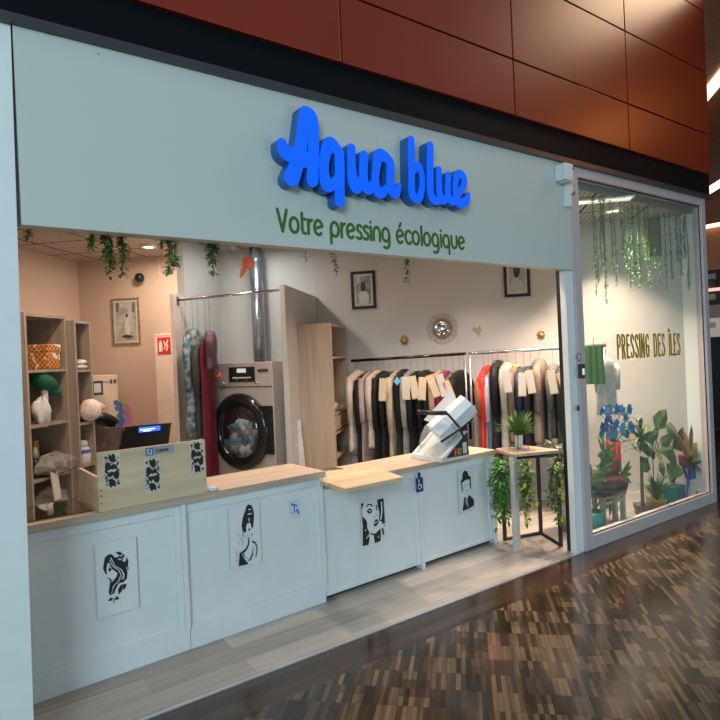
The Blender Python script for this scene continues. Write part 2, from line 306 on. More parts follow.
# ------------------------------------------------------------------ upper shop things: ceiling lights
for i,(a,b,p_,c) in enumerate(SHOPLIGHTS):
    P=w(a,b,CZ); lab=['out of sight near the left counter','glowing above the service door','above the alcove rail','above the dryer','above the left counter','above the left clothes rail','above the middle of the clothes rail','above the right counter','above the right clothes rail','above the plant table','above the window plants'][i]
    t=thing('ceiling_light','round recessed ceiling spotlight '+lab,'light',P-Vector((0,0,.02)),'recessed spotlights in the shop ceiling')
    MB().lathe(P-Vector((0,0,.02)),[(.055,0),(.085,0),(.085,.02),(.055,.02)],20,cap=False).build('rim',PAINT,t)
    MB().lathe(P-Vector((0,0,.008)),[(.055,0),(.055,.006)],20).build('lens',LAMP,t)
P=atZ(597,200,CZ); t=thing('ceiling_light','flat rectangular light tile in the ceiling above the window','light',P-Vector((0,0,.02)))
MB().fr(P,VB,VA,VZ,(-.3,-.07,-.012),(.3,.07,0)).build('frame',PAINT,t); MB().fr(P,VB,VA,VZ,(-.28,-.055,-.016),(.28,.055,-.012)).build('diffuser',mat('light_tile',(1,.95,.85),.5,emit=(1,.9,.75),estr=.6),t)

# ------------------------------------------------------------------ partitions and rail
PH=2.303
tag(MB().abox(5.40,5.615,-2.775,-2.735,0,PH).build('partition_panel',mat('pale_partition',(.66,.54,.46),.5),bevel=.003),'low pale partition panel left of the hanging dresses','partition')
tag(MB().abox(5.27,AW-.01,-1.62,-1.568,0,PH).build('partition_panel',PANEL,bevel=.003),'tall grey-beige partition panel right of the dryer','partition')
def A2(a,b,z): return w(a,b,z)
t=thing('clothes_rail','chrome rail spanning the alcove above the dryer','rail',A2(5.47,-2.7,2.27))
MB().tube([A2(5.47,-2.735,2.245),A2(5.35,-1.622,2.262)],.013,10).build('bar',mat('rail_pinkish_steel',(.62,.5,.48),.2,1),t,True)
MB().fr(A2(5.47,-2.725,2.245),VB,VA,VZ,(-.012,-.03,-.05),(0,.03,.03)).build('bracket',CHROME,t)
# ventilation pipe
P=atA(257.5,300,6.3); 
pp=MB().lathe((P.x,P.y,1.2),[(.072,0),(.072,CZ-1.2)],24)
for k in range(14): pp.lathe((P.x,P.y,1.3+k*.11),[(.072,0),(.075,.004),(.072,.008)],24,cap=False)
tag(pp.build('exhaust_duct',mat('galvanised_steel',(.38,.42,.46),.28,.9,noise=.15),smooth=True),'round galvanised exhaust duct rising behind the dryer','duct')
# ------------------------------------------------------------------ dryer
def machine(label,corner,ang,wd,dep,h,first=True,metal=STEEL):
    # corner = near right front corner on floor; ang = heading rotation of front normal away from -A
    n=(Matrix.Rotation(ang,3,'Z')@(-VA)); lft=n.cross(VZ)   # towards viewer's left when facing front
    lft=VZ.cross(n)*-1
    t=thing('washing_machine',label,'washing machine',corner)
    c=Vector(corner); ex=lft; ey=-n
    MB().fr(c,ex,ey,VZ,(0,0,.02),(wd,dep,h)).build('body',metal,t,bevel=.006)
    MB().fr(c,ex,ey,VZ,(.03,.03,0),(wd-.03,dep-.03,.02)).build('base',BLACK,t)
    return t,c,ex,ey,n
near=A2(5.33,-1.745,0)
t,c,ex,ey,n=machine('stainless steel front-loading laundry dryer with round black door',near,R(-24),.80,.40,1.598)
MB().fr(c,ex,ey,VZ,(.002,-.006,1.36),(.798,0,1.366)).build('seam',BLACK,t)
MB().fr(c,ex,ey,VZ,(.22,-.008,1.41),(.565,0,1.555)).build('control_panel',BLACK,t); CPN=bpy.context.scene.collection.objects['control_panel']
d=MB().fr(c,ex,ey,VZ,(.33,-.011,1.50),(.45,-.008,1.54)); d.build('display',mat('lcd_grey',(.55,.58,.6),.3,emit=(.6,.65,.7),estr=.25),CPN)
d=MB()
for k in range(9): d.fr(c,ex,ey,VZ,(.27+k*.028,-.012,1.445),(.285+k*.028,-.008,1.457))
d.build('button_row',mat('button_white',(.8,.8,.78),.4),CPN)
MB().fr(c,ex,ey,VZ,(.31,-.012,1.425),(.325,-.008,1.435)).build('button',mat('button_red',(.8,.05,.04),.4),CPN)
MB().fr(c,ex,ey,VZ,(.45,-.012,1.425),(.465,-.008,1.435)).build('button',mat('button_green',(.03,.4,.2),.4),CPN)
MB().lathe(c+ex*.72-ey*0+VZ*1.475,[(.034,0),(.034,.012),(.02,.02),(.026,.045),(.0,.05)],16,n).build('emergency_button',mat('orange_red',(.85,.12,.05),.35),t,True)
MB().fr(c,ex,ey,VZ,(.05,-.005,1.50),(.18,0,1.53)).build('badge',mat('badge',(.05,.05,.05),.4),t)
for q in (.19,.64): MB().lathe(c+ex*q+VZ*1.40,[(.014,0),(.014,.02)],10,n).build('latch',CHROME,t,True)
dc=c+ex*.43+VZ*.925
MB().lathe(dc,[(.24,0),(.375,0),(.375,.03),(.355,.055),(.30,.065),(.262,.05),(.24,.0)],48,n,cap=False).build('door_ring',mat('gloss_black',(.01,.01,.012),.18),t,True)
MB().lathe(dc+n*.045,[(.262,0),(.25,.012),(.16,.035),(0,.042)],40,n,cap=False).build('door_glass',glass('porthole_glass',(.8,.86,.88),2.2,.03),t,True)
mat('porthole',(.03,.045,.05),.05,spec=1,noise=.9,nscale=9)
MB().lathe(dc+n*.004,[(.262,0),(.262,.006)],36,n).build('drum_back',mat('drum_dark',(.03,.035,.04),.3,.5),t)
MB().fr(c,ex,ey,VZ,(.01,-.02,.72),(.16,0,1.18)).build('hinge_plate',BLACK,t)
rn=random.Random(3)
for k in range(9):
    lg=MB(); an_=k*.7; rr_=.02+.14*(k/8); tl=rn.uniform(-.8,.8); lg.blob(dc+n*(.016+.001*k)+ex*rr_*math.cos(an_)+VZ*(rr_*1.1*math.sin(an_)-.03),.11,.03,.065,16,.42,k,ex*math.cos(tl)+VZ*math.sin(tl),n*.6,VZ*math.cos(tl)-ex*math.sin(tl))
    lg.build('laundry_item',mat('laundry_%d'%(k%3),[(.34,.34,.32),(.20,.14,.09),(.07,.16,.19)][k%3],.45,noise=.7,nscale=12),t,True)
# second machine behind the till
YM=6.8
mx=atY(117,374.5,YM); c=Vector((mx.x,YM,0)); bmet=mat('beige_steel',(.78,.58,.42),.4,.1)
t=thing('washing_machine','beige front-loading washing machine in the far left corner behind the laptop','washing machine',c)
MB().box((c.x-.60,YM,0),(c.x,YM+.40,mx.z)).build('body',bmet,t,bevel=.005)
MB().box((c.x-.60,YM-.004,mx.z-.075),(c.x,YM,mx.z-.07)).build('seam',BLACK,t)
dc=atY(99,437,YM)
MB().lathe(dc,[(.15,0),(.265,0),(.26,.04),(.21,.06),(.15,.02)],40,-VY,cap=False).build('door_ring',MATS['gloss_black'],t,True)
MB().lathe(dc,[(.16,.0),(.1,.02),(0,.02)],30,-VY,cap=False).build('door_glass',MATS['porthole'],t,True)
q=atY(97.5,388,YM-.005); MB().box((q.x-.055,YM-.006,q.z-.075),(q.x+.055,YM,q.z+.075)).build('notice_frame',mat('dark_frame',(.06,.05,.045),.5),t); MB().box((q.x-.035,YM-.009,q.z-.05),(q.x+.035,YM-.006,q.z+.05)).build('notice',PAPER,t)
q=atY(113,381,YM-.005)
for dx in (-.03,0.01): MB().box((q.x+dx,YM-.005,q.z-.025),(q.x+dx+.02,YM,q.z+.02)).build('sticker',mat('dark_frame',(.06,.05,.045)),t)

# ------------------------------------------------------------------ shelving units on the left
BS=-3.6
def shelf_unit(label,a0,a1,bf,bb,ztop,zs,name='shelving_unit'):
    t=thing(name,label,'shelves',w((a0+a1)/2,bf,0)); th=.025
    for a in (a0,a1-th): MB().abox(a,a+th,bb,bf,0,ztop).build('side_panel',ELM,t,bevel=.001)
    MB().abox(a0+th,a1-th,bb,bb+.012,0,ztop).build('back_panel',ELM,t)
    for z in zs: MB().abox(a0+th,a1-th,bb+.012,bf-.004,z-th,z).build('shelf_board',ELM,t)
    return t
za=[1.555+.05,1.125,.655,.28]
shelf_unit('tall open wooden shelving unit nearest the left pillar',4.43,4.965,BS,-4.08,2.10,[2.10,1.615,1.14,.672,.25,.08])
u2=-3.52
shelf_unit('narrower wooden shelving unit beside the till, right of the tall one',4.967,5.22,u2,-3.95,2.06,[2.06,1.60,1.10,.70,.25,.08])
def onshelf(px,py,b,z):  # point above shelf
    q=atB(px,py,b); return Vector((q.x,q.y,z))
plaid=bpy.data.materials.new('plaid'); plaid.use_nodes=True; nt=plaid.node_tree; L=nt.links.new; tc=nt.nodes.new('ShaderNodeTexCoord')
mp=nt.nodes.new('ShaderNodeMapping'); mp.inputs['Rotation'].default_value=(0,0,R(45)); L(tc.outputs['Object'],mp.inputs[0])
bt=nt.nodes.new('ShaderNodeTexChecker'); bt.inputs['Scale'].default_value=42; L(mp.outputs[0],bt.inputs[0]); bt.inputs[1].default_value=(.42,.05,.02,1); bt.inputs[2].default_value=(.60,.36,.07,1)
nz=nt.nodes.new('ShaderNodeTexNoise'); nz.inputs['Scale'].default_value=16; L(mp.outputs[0],nz.inputs[0])
mx_=nt.nodes.new('ShaderNodeMix'); mx_.data_type='RGBA'; L(ramp(nt,nz.outputs['Fac'],[(0,0,0),(1,1,1)],[.56,.6]),mx_.inputs[0]); L(bt.outputs[0],mx_.inputs[6]); mx_.inputs[7].default_value=(.8,.74,.68,1); L(mx_.outputs[2],nt.nodes['Principled BSDF'].inputs['Base Color'])
P=onshelf(45,368,BS-.1,1.615); t=thing('fabric_basket','red and yellow plaid fabric basket on the top shelf','basket',P)
MB().fr(P,VB,VA,VZ,(-.1,-.09,0),(.1,.085,.19)).build('body',plaid,t,bevel=.012); MB().fr(P,VB,VA,VZ,(-.106,-.096,.15),(.106,.091,.225)).build('fold',plaid,t,bevel=.014)
P=onshelf(44,418,BS-.1,1.14); t=thing('cap','dark green peaked cap on a white stand, second shelf','cap',P)
q=atB(44,384,BS-.08); MB().blob((q.x,q.y,1.14+.36),.10,.15,.075,16,.05,2,VB,(VA-VZ*.55).normalized(),(VZ+VA*.55).normalized()).build('crown',mat('green_felt',(.01,.11,.06),.8),t,True)
pk=MB(); pk.blob(Vector((q.x,q.y,1.45))+VA*.12-VZ*.05,.08,.07,.03,14,.03,5,VB,VA,VZ-VA*.5); pk.build('peak',MATS['green_felt'],t,True)
MB().tube([(q.x,q.y,1.14),(q.x,q.y,1.50)],.03,10).build('stand',mat('cream_cloth',(.72,.66,.6),.8),t)
P=onshelf(40,421,BS-.06,1.14); P.z=1.14; tag(MB().blob(P+VZ*.105+VA*.03,.06,.085,.115,16,.28,8,VB,VA,VZ).build('cloth_bag',mat('white_cloth',(.70,.67,.64),.8,noise=.1),smooth=True),'crumpled white cloth bag under the green cap','bag')
P=onshelf(50,470,BS-.05,.672); t=thing('wrapped_basket','wicker basket wrapped in clear film on the third shelf','basket',P)
MB().blob(P+VZ*.075,.12,.16,.08,18,.08,4,VB,VA,VZ).build('basket',mat('dark_wicker',(.18,.14,.11),.7,noise=.6,nscale=60),t,True)
MB().blob(P+VZ*.085+VA*.05,.135,.24,.095,14,.25,6,VB,VA,VZ).build('film',FILM2,t,False)
q=atB(56,486,BS+.03); tk=MB(); tk.fr(q,VA,VB,VZ,(-.055,-.002,-.13),(.055,.002,.13)); 
t2=thing('paper_ticket','long cream ticket with yellow border hanging below the wrapped basket','ticket',q)
MB().fr(q,VA,VB,VZ+VA*-.15,(-.05,-.002,-.13),(.05,.002,.15)).build('border',TAGY,t2); MB().fr(q,VA,VB,VZ+VA*-.15,(-.04,.002,-.12),(.04,.004,.14)).build('sheet',PAPER,t2)
P=onshelf(36,478,BS-.1,.672); t=thing('soap_bottle','black bottle with grey cap at the left of the third shelf','bottle',P)
MB().lathe(P,[(.045,0),(.047,.02),(.045,.13),(.02,.17)],14).build('body',BLACK,t,True); MB().lathe(P+VZ*.17,[(.022,0),(.022,.07),(.012,.1)],12).build('cap',mat('grey_plastic',(.5,.48,.46),.4),t,True)
P=onshelf(35,474,BS-.25,.672); tag(MB().fr(P,VB,VA,VZ,(-.03,-.03,0),(.03,.03,.30)).build('folder',mat('amber_card',(.55,.33,.05),.6)),'amber cardboard folder at the back of the third shelf','folder')
P=onshelf(48,495,BS-.12,.25); tag(MB().blob(P+VZ*.14,.12,.2,.14,14,.2,9,VB,VA,VZ).build('plastic_parcel',FILM2,smooth=False),'clear plastic parcel on the shelf below the ticket','parcel')
P=onshelf(79,366,u2-.08,1.60); t=thing('folded_towels','small stack of folded cloths on the second shelving unit','towels',P)
for k in range(2): MB().blob(P+VZ*(.025+k*.045),.07,.08,.027,14,.1,k,VB,VA,VZ).build('towel',[MATS['cream_cloth'],mat('white_cloth',(1,1,1))][k],t,True)
q=atB(91,405,u2+.0); P=Vector((q.x,q.y,1.10)); t=thing('wrapped_bundle','pinkish bundle in crinkled film jutting from the second shelving unit','bundle',P)
MB().blob(P+VZ*.105-VA*.02,.10,.11,.10,18,.1,3,VB,VA,VZ).build('bundle',mat('pink_white_cloth',(.78,.62,.55),.5,noise=.25,nscale=40),t,True)
MB().blob(P+VZ*.12+VA*.13,.035,.07,.035,12,.3,7,VB,VA,VZ).build('twisted_end',mat('pink_white_cloth',(1,1,1)),t,True)
P=onshelf(83,466,u2-.09,.70); t=thing('jar','white and blue jar on the lower shelf beside the till','jar',P)
MB().lathe(P,[(.07,0),(.075,.01),(.075,.13),(.05,.16)],18).build('body',mat('jar_white',(.7,.66,.64),.4),t,True); MB().lathe(P,[(.077,.10),(.078,.12),(.077,.135)],18,cap=False).build('band',mat('jar_blue',(.1,.16,.4),.4),t,True)
MB().lathe(P,[(.05,.16),(.05,.2),(.03,.22)],14).build('lid',MATS['jar_white'],t,True)
q=Vector((P.x,P.y,0)); 
P=w(4.5,BS-.1,2.075); tag(MB().blob(P+VZ*.012,.05,.09,.02,12,.4,3,VB,VA,VZ).build('artificial_sprig',LEAFD,smooth=True),'small dark green sprig lying on top of the tall shelving','sprig')
# desk with laptop, till, orchids
dz=atA(93,458,5.35).z; DZ=dz
P=w(5.5,-3.3,0); t=thing('till_desk','light oak desk carrying the laptop and the till','desk',P)
MB().abox(5.22,5.9,-3.9,-2.95,DZ-.03,DZ).build('desktop',OAK,t,bevel=.002)
for a,b in ((5.24,-3.88),(5.24,-3.02),(5.83,-3.88),(5.83,-3.02)): MB().abox(a,a+.05,b,b+.05,0,DZ-.03).build('leg',OAKV,t)
P=atA(102,449,5.45); P.z=DZ; t=thing('laptop','open dark laptop seen from behind on the till desk','laptop',P)
e1=(VB*.93+VA*.36).normalized(); e2=VZ.cross(e1)
MB().fr(P,e1,e2,VZ,(-.15,0,0),(.15,.22,.018)).build('base',mat('laptop_grey',(.17,.14,.12),.4,.5),t,bevel=.003)
MB().fr(P,e1,e2,VZ-e2*.0+e1*.22,(-.15,-.008,.015),(.15,0,.29)).build('screen_lid',mat('laptop_grey',(1,1,1)),t,bevel=.003)
MB().fr(P,e1,e2,VZ+e1*.22+VZ*.0,(-.01,-.010,.10),(.01,-.008,.125)).build('badge',CHROME,t)
P=atA(143,463,5.42); P.z=DZ; t=thing('cash_register','black till monitor with a blue customer display','cash register',P)
MB().fr(P,VB,VA,VZ,(-.10,.0,0),(.10,.12,.02)).build('base',BLACK,t); MB().fr(P,VB,VA,VZ,(-.03,.05,.02),(.03,.09,.2)).build('stand',BLACK,t)
T0=atA(120.5,449,5.38);T1=atA(166,446,5.38);T2=atA(169.5,423,5.42);T3=atA(125,427,5.42)
v=[T0,T1,T2,T3]; v0=[Vector((q.x,q.y,max(q.z,0))) for q in v]; T0.z=min(T0.z,T0.z)
mm=MB(); lo0=T0+(T0-T3)*.35; lo1=T1+(T1-T2)*.35; mm.add([lo0,lo1,T2,T3]+[q+VA*.045 for q in (lo0,lo1,T2,T3)],[(0,1,2,3),(7,6,5,4),(0,4,5,1),(1,5,6,2),(2,6,7,3),(3,7,4,0)]); mm.build('monitor',BLACK,t,bevel=.003)
D0=atA(139.5,432.5,5.40)-VA*.012;D1=atA(160,430,5.40)-VA*.012;D2=atA(160,425.6,5.41)-VA*.012;D3=atA(139.5,427.5,5.41)-VA*.012
mm=MB(); mm.add([D0,D1,D2,D3]+[q+VA*.015 for q in (D0,D1,D2,D3)],[(0,1,2,3),(7,6,5,4),(0,4,5,1),(1,5,6,2),(2,6,7,3),(3,7,4,0)]); mm.build('display',mat('blue_lcd',(.02,.04,.6),.3,emit=(.03,.08,1),estr=1.6),t)
mm=MB(); ux=(D1-D0).normalized(); uz=(D3-D0).normalized()
for k in range(9): mm.fr(D0-VA*.002,ux,VA,uz,(.02+k*.018,-.001,.018),(.03+k*.018,0,.03))
for k in range(5): mm.fr(D0-VA*.002,ux,VA,uz,(.05+k*.018,-.001,.004),(.062+k*.018,0,.012))
mm.build('display_digits',mat('pale_blue_glow',(.5,.7,1),.3,emit=(.5,.7,1),estr=1.5),t)
def orchid(px,py0,py1,colr,label,a=5.65):
    P=atA(px,py0,a); P.z=DZ; top=atA(px,py1,a); t=thing('orchid',label,'flowers',P)
    MB().lathe(P,[(.03,0),(.04,.07),(.042,.08)],14).build('pot',BLACK,t,True)
    MB().tube([P+VZ*.05,P+VZ*(top.z-DZ)*.6+VB*.01,Vector((P.x,P.y,top.z))-VB*.02],.003,5).build('stem',STEM,t)
    rn=random.Random(px); f=MB()
    for k in range(11):
        q=Vector((P.x,P.y,DZ+(top.z-DZ)*(.45+.5*k/10)))+VB*rn.uniform(-.05,.04)-VA*rn.uniform(0,.03)
        for j in range(5):
            an=j*1.257+k; d=VB*math.cos(an)+VZ*math.sin(an); f.leaf(q,d,-VA,.038,.03)
    f.build('blossoms',colr,t)
orchid(121,440,400,mat('blue_petal',(.08,.22,.55),.5),'blue artificial orchid behind the laptop')
orchid(131,440,405,mat('pink_petal',(.70,.22,.38),.5),'pink artificial orchid beside the till monitor')

# ------------------------------------------------------------------ wardrobe
zt_=1.95; t=thing('wardrobe_unit','light oak open wardrobe beside the grey partition','wardrobe',w(5.9,-1.4,0))
bb,bf=-1.566,-1.235; q=atB(348,329,bf); a1=(q.x+q.y)*s2
MB().abox(5.64,5.665,bb,bf,0,zt_).build('side_panel',OAKV,t,bevel=.001)
MB().abox(5.665,5.72,bb,bf-.005,0,zt_-.02).build('filler',OAKV,t)
A1=min(a1,6.45)
MB().abox(A1-.025,A1,bb,bf,0,zt_).build('side_panel',OAKV,t,bevel=.001); MB().abox(5.72,A1-.025,bb,bb+.01,0,zt_).build('back_panel',OAKV,t)
for z in (zt_,1.62,1.05,.86,.62,.3,.06): MB().abox(5.72,A1-.025,bb+.01,bf-.01,z-.022,z).build('shelf_board',OAKV,t)
MB().abox(5.72,A1-.03,bb+.01,bf-.005,.88,1.02).build('drawer',OAKV,t)
tag(MB().fr(w(6.02,bf-.14,1.62),VB,VA,VZ,(-.08,-.1,0),(.08,.1,.03)).build('folded_shirt',BLACK,bevel=.008),'black folded garment on the upper wardrobe shelf','clothing')
tag(MB().blob(w(6.0,bf-.13,1.05+.05),.1,.13,.05,14,.15,2,VB,VA,VZ).build('folded_cloth',mat('white_cloth',(1,1,1)),smooth=True),'white crumpled cloth on the middle wardrobe shelf','cloth')
tag(MB().fr(w(6.02,bf-.14,zt_),VB,VA,VZ,(-.08,-.12,0),(.08,.12,.02)).build('coat_hanger_bundle',BLACK,bevel=.006),'black folded bundle on top of the wardrobe','bundle')
for z,c_ in ((1.63,'y'),(1.40,'z')): pass
t=thing('leaning_board','narrow white board leaning against the wardrobe foot','board',w(5.55,-1.5,0)); MB().fr(w(5.50,-1.55,0),VB,VA,VZ-VB*.06,(.02,0,0),(.07,.02,1.02)).build('board',mat('white_cloth',(1,1,1)),t)

# ------------------------------------------------------------------ wall decorations on back wall
def frame(px,pw,py0,py1,a,fm,label,img,mat_=True,fw=.03,cat='picture'):
    q0=atA(px,py1,a); q1=atA(px+pw,py0,a); wd=(q1-q0).dot(VB); h=q1.z-q0.z; c=(q0+q1)/2
    t=thing('picture_frame',label,cat,c)
    for lo,hi in (((-wd/2,-.02,-h/2),(wd/2,0,-h/2+fw)),((-wd/2,-.02,h/2-fw),(wd/2,0,h/2)),((-wd/2,-.02,-h/2+fw),(-wd/2+fw,0,h/2-fw)),((wd/2-fw,-.02,-h/2+fw),(wd/2,0,h/2-fw))):
        MB().fr(c,VB,VA,VZ,lo,hi).build('frame_side',fm,t)
    MB().fr(c,VB,VA,VZ,(-wd/2+fw,-.008,-h/2+fw),(wd/2-fw,-.001,h/2-fw)).build('mount',mat('picture_mount',(.62,.58,.52),.6),t)
    g=fw+.025; pic_=MB().fr(c,VB,VA,VZ,(-wd/2+g,-.010,-h/2+g),(wd/2-g,-.008,h/2-g)).build('print',img[0],t)
    for poly,mm_ in img[1]:
        k=MB(); k.prism(c-VA*.0125,VB,VZ,[((x-.5)*(wd-2*g),(y-.5)*(h-2*g)) for x,y in poly],VA*.002); k.build('print_figure',mm_,pic_)
    return c
G1=mat('print_grey',(.30,.29,.28),.5,noise=.4,nscale=14); G2=mat('print_dark',(.05,.05,.05),.5); G3=mat('print_light',(.6,.6,.58),.5)
frame(352.3,22.6,270.5,309.5,AW,BLKMET,'black framed photograph hanging left of the sun mirror',(G1,[([(.2,.0),(.15,.3),(.3,.45),(.7,.45),(.85,.3),(.8,0)],G3),([(.38,.45),(.3,.6),(.36,.78),(.6,.8),(.68,.62),(.6,.45)],G2),([(.05,.7),(.05,.98),(.3,.98),(.25,.8)],G3)]))
frame(504.6,24.2,252.5,297.5,AW,BLKMET,'black framed portrait photograph partly behind the sign board',(mat('print_sepia',(.40,.36,.32),.5,noise=.2),[([(.0,.0),(.08,.3),(.35,.45),(.6,.42),(.9,.2),(.95,0)],mat('shirt_print',(.5,.47,.43),.6)),([(.35,.42),(.28,.6),(.3,.85),(.6,.95),(.75,.8),(.7,.55),(.55,.42)],G2)]))
frame(114,25,297.5,345,AW,mat('gilt_frame',(.30,.23,.12),.4,.3,noise=.6,nscale=40),'thin gilt framed watercolour on the beige wall above the till',(mat('print_wash',(.40,.40,.39),.6,noise=.3,nscale=10),[([(.2,.1),(.5,.17),(.85,.1),(.6,.05)],G2),([(.5,.15),(.42,.35),(.5,.6),(.6,.6),(.7,.35),(.65,.15)],mat('print_light',(1,1,1))),([(.05,.75),(.05,.98),(.2,.98),(.15,.72)],mat('print_green',(.12,.16,.1),.6)),([(.8,.75),(.85,.98),(.97,.98),(.95,.7)],mat('print_green',(1,1,1))),([(.5,.6),(.5,.7),(.6,.7),(.6,.6)],G2)]),fw=.018)
c=atA(442.3,328.3,AW); t=thing('sun_mirror','small round mirror in a pale looped wicker frame','mirror',c)
MB().lathe(c,[(.0,.02),(.075,.02),(.08,.025)],32,-VA,cap=False).build('mirror_glass',mat('mirror_silver',(.85,.9,.92),.03,1),t,True)
wk=mat('pale_wicker',(.55,.42,.32),.6); wkd=mat('brown_wicker',(.30,.20,.14),.6)
MB().tube([c-VA*.02+(VB*math.cos(k*math.pi/16)+VZ*math.sin(k*math.pi/16))*.092 for k in range(33)],.012,6).build('inner_ring',wkd,t,True)
for k in range(16):
    an=k*math.pi/8; o=c-VA*.012+(VB*math.cos(an)+VZ*math.sin(an))*.138
    MB().tube([o+(VB*math.cos(j*math.pi/6)+VZ*math.sin(j*math.pi/6))*.026 for j in range(13)],.004,5).build('loop',wk,t,True)
gm=mat('brass_gold',(.42,.25,.08),.4,.5)
for px,py,lab,rr in ((404.3,340.5,'small round gold wall medallion left of the sun mirror',.035),(541,335,'small gold leaf-shaped wall ornament beside the right post',.03)):
    c=atA(px,py,AW); t=thing('wall_ornament',lab,'ornament',c); MB().lathe(c,[(rr,0),(rr*1.05,.01),(rr*.5,.018),(0,.02)],18,-VA).build('disc',gm,t,True)
    for k in range(8): MB().lathe(c+(VB*math.cos(k*.785)+VZ*math.sin(k*.785)*1.25)*rr*1.15,[(.012,0),(.008,.01),(0,.012)],8,-VA).build('petal',gm,t,True)
def bird(px,py,lab,sc=1):
    c=atA(px,py,AW); t=thing('wall_bird',lab,'ornament',c); E_=lambda pl:[(x*sc,y*sc) for x,y in pl]
    MB().prism(c-VA*.015,VB,VZ,E_([(-.01,.02),(.035,.03),(.05,.015),(.03,-.02),(.015,-.075),(.0,-.02)]),VA*.014).build('body',gm,t)
    MB().prism(c-VA*.02,VB,VZ,E_([(.01,.03),(-.06,.055),(-.04,.035),(-.07,.025),(-.03,.01),(.01,.0)]),VA*.008).build('wing',gm,t)
    MB().prism(c-VA*.02,VB,VZ,E_([(.01,.025),(.02,.07),(.04,.045),(.035,.02)]),VA*.008).build('wing',gm,t)
bird(477.5,331,'small gold swallow ornament on the wall right of the mirror',.9)
c=atA(142,278.5,AW); t=thing('wall_spotlight','small black spotlight on the beige back wall','light',c)
MB().lathe(c,[(.03,0),(.03,.03),(.012,.03),(.012,.05)],14,-VA).build('mount',PAINT,t,True); MB().lathe(c-VA*.06-VZ*.0,[(.05,0),(.055,.03),(.045,.06)],18,(-VA+VB*.7)).build('head',BLACK,t,True)
c=atA(159.7,268,AW); tag(MB().fr(c,VB,VA,VZ,(-.003,-.006,-.13),(.003,0,.13)).build('cord',mat('white_cloth',(1,1,1))),'thin pale cord hanging on the wall beside the vine','cord')
# utility panel with extinguisher sign
q0=atA(156,336,AW); q1=atA(177,470,AW-.07); t=thing('utility_door','narrow pale service door behind the extinguisher sign','door',Vector((q0.x,q0.y,0)))
bq=(q0.x-q0.y)*s2; MB().abox(AW-.07,AW-.001,bq+.03,bq+.24,0.001,q0.z-.01).build('leaf',mat('peach_door',(.86,.73,.63),.6),t,bevel=.003)
MB().abox(AW-.04,AW-.001,bq,bq+.015,0.001,q0.z+.02).abox(AW-.04,AW-.001,bq+.015,bq+.25,q0.z+.0,q0.z+.02).build('frame',mat('peach_door',(1,1,1)),t)
MB().abox(AW-.03,AW-.002,bq+.015,bq+.03,0.001,q0.z-.01).build('gap',mat('gap_brown',(.08,.03,.02)),t)
q0=atA(158,354,AW-.075); q1=atA(170,337,AW-.075); c=(q0+q1)/2; wd=(q1-q0).dot(VB); h=q1.z-q0.z
t=thing('safety_sign','red fire extinguisher sign with white symbol on the service door','sign',c); MB().fr(c,VB,VA,VZ,(-wd/2,-.004,-h/2),(wd/2,.004,h/2)).build('plate',mat('sign_red',(.75,.02,.03),.4,emit=(.7,.02,.03),estr=.15) if False else mat('sign_red',(.75,.02,.03),.4),t)
WS=mat('sign_white',(.85,.85,.83),.5)
MB().fr(c,VB,VA,VZ,(-wd*.38,-.006,-h*.36),(-wd*.12,-.004,h*.2)).fr(c,VB,VA,VZ,(-wd*.30,-.006,h*.2),(-wd*.2,-.004,h*.33)).build('extinguisher_symbol',WS,t)
fl_=MB(); fl_.stroke([(wd*.02,h*.25),(wd*.12,0),(wd*.02,-h*.2)],.006,c-VA*.006,VB,VZ,VA*.002); fl_.stroke([(wd*.2,-h*.3),(wd*.3,-h*.05),(wd*.2,h*.1),(wd*.32,h*.3)],.009,c-VA*.006,VB,VZ,VA*.002); fl_.build('flame_symbol',WS,t)

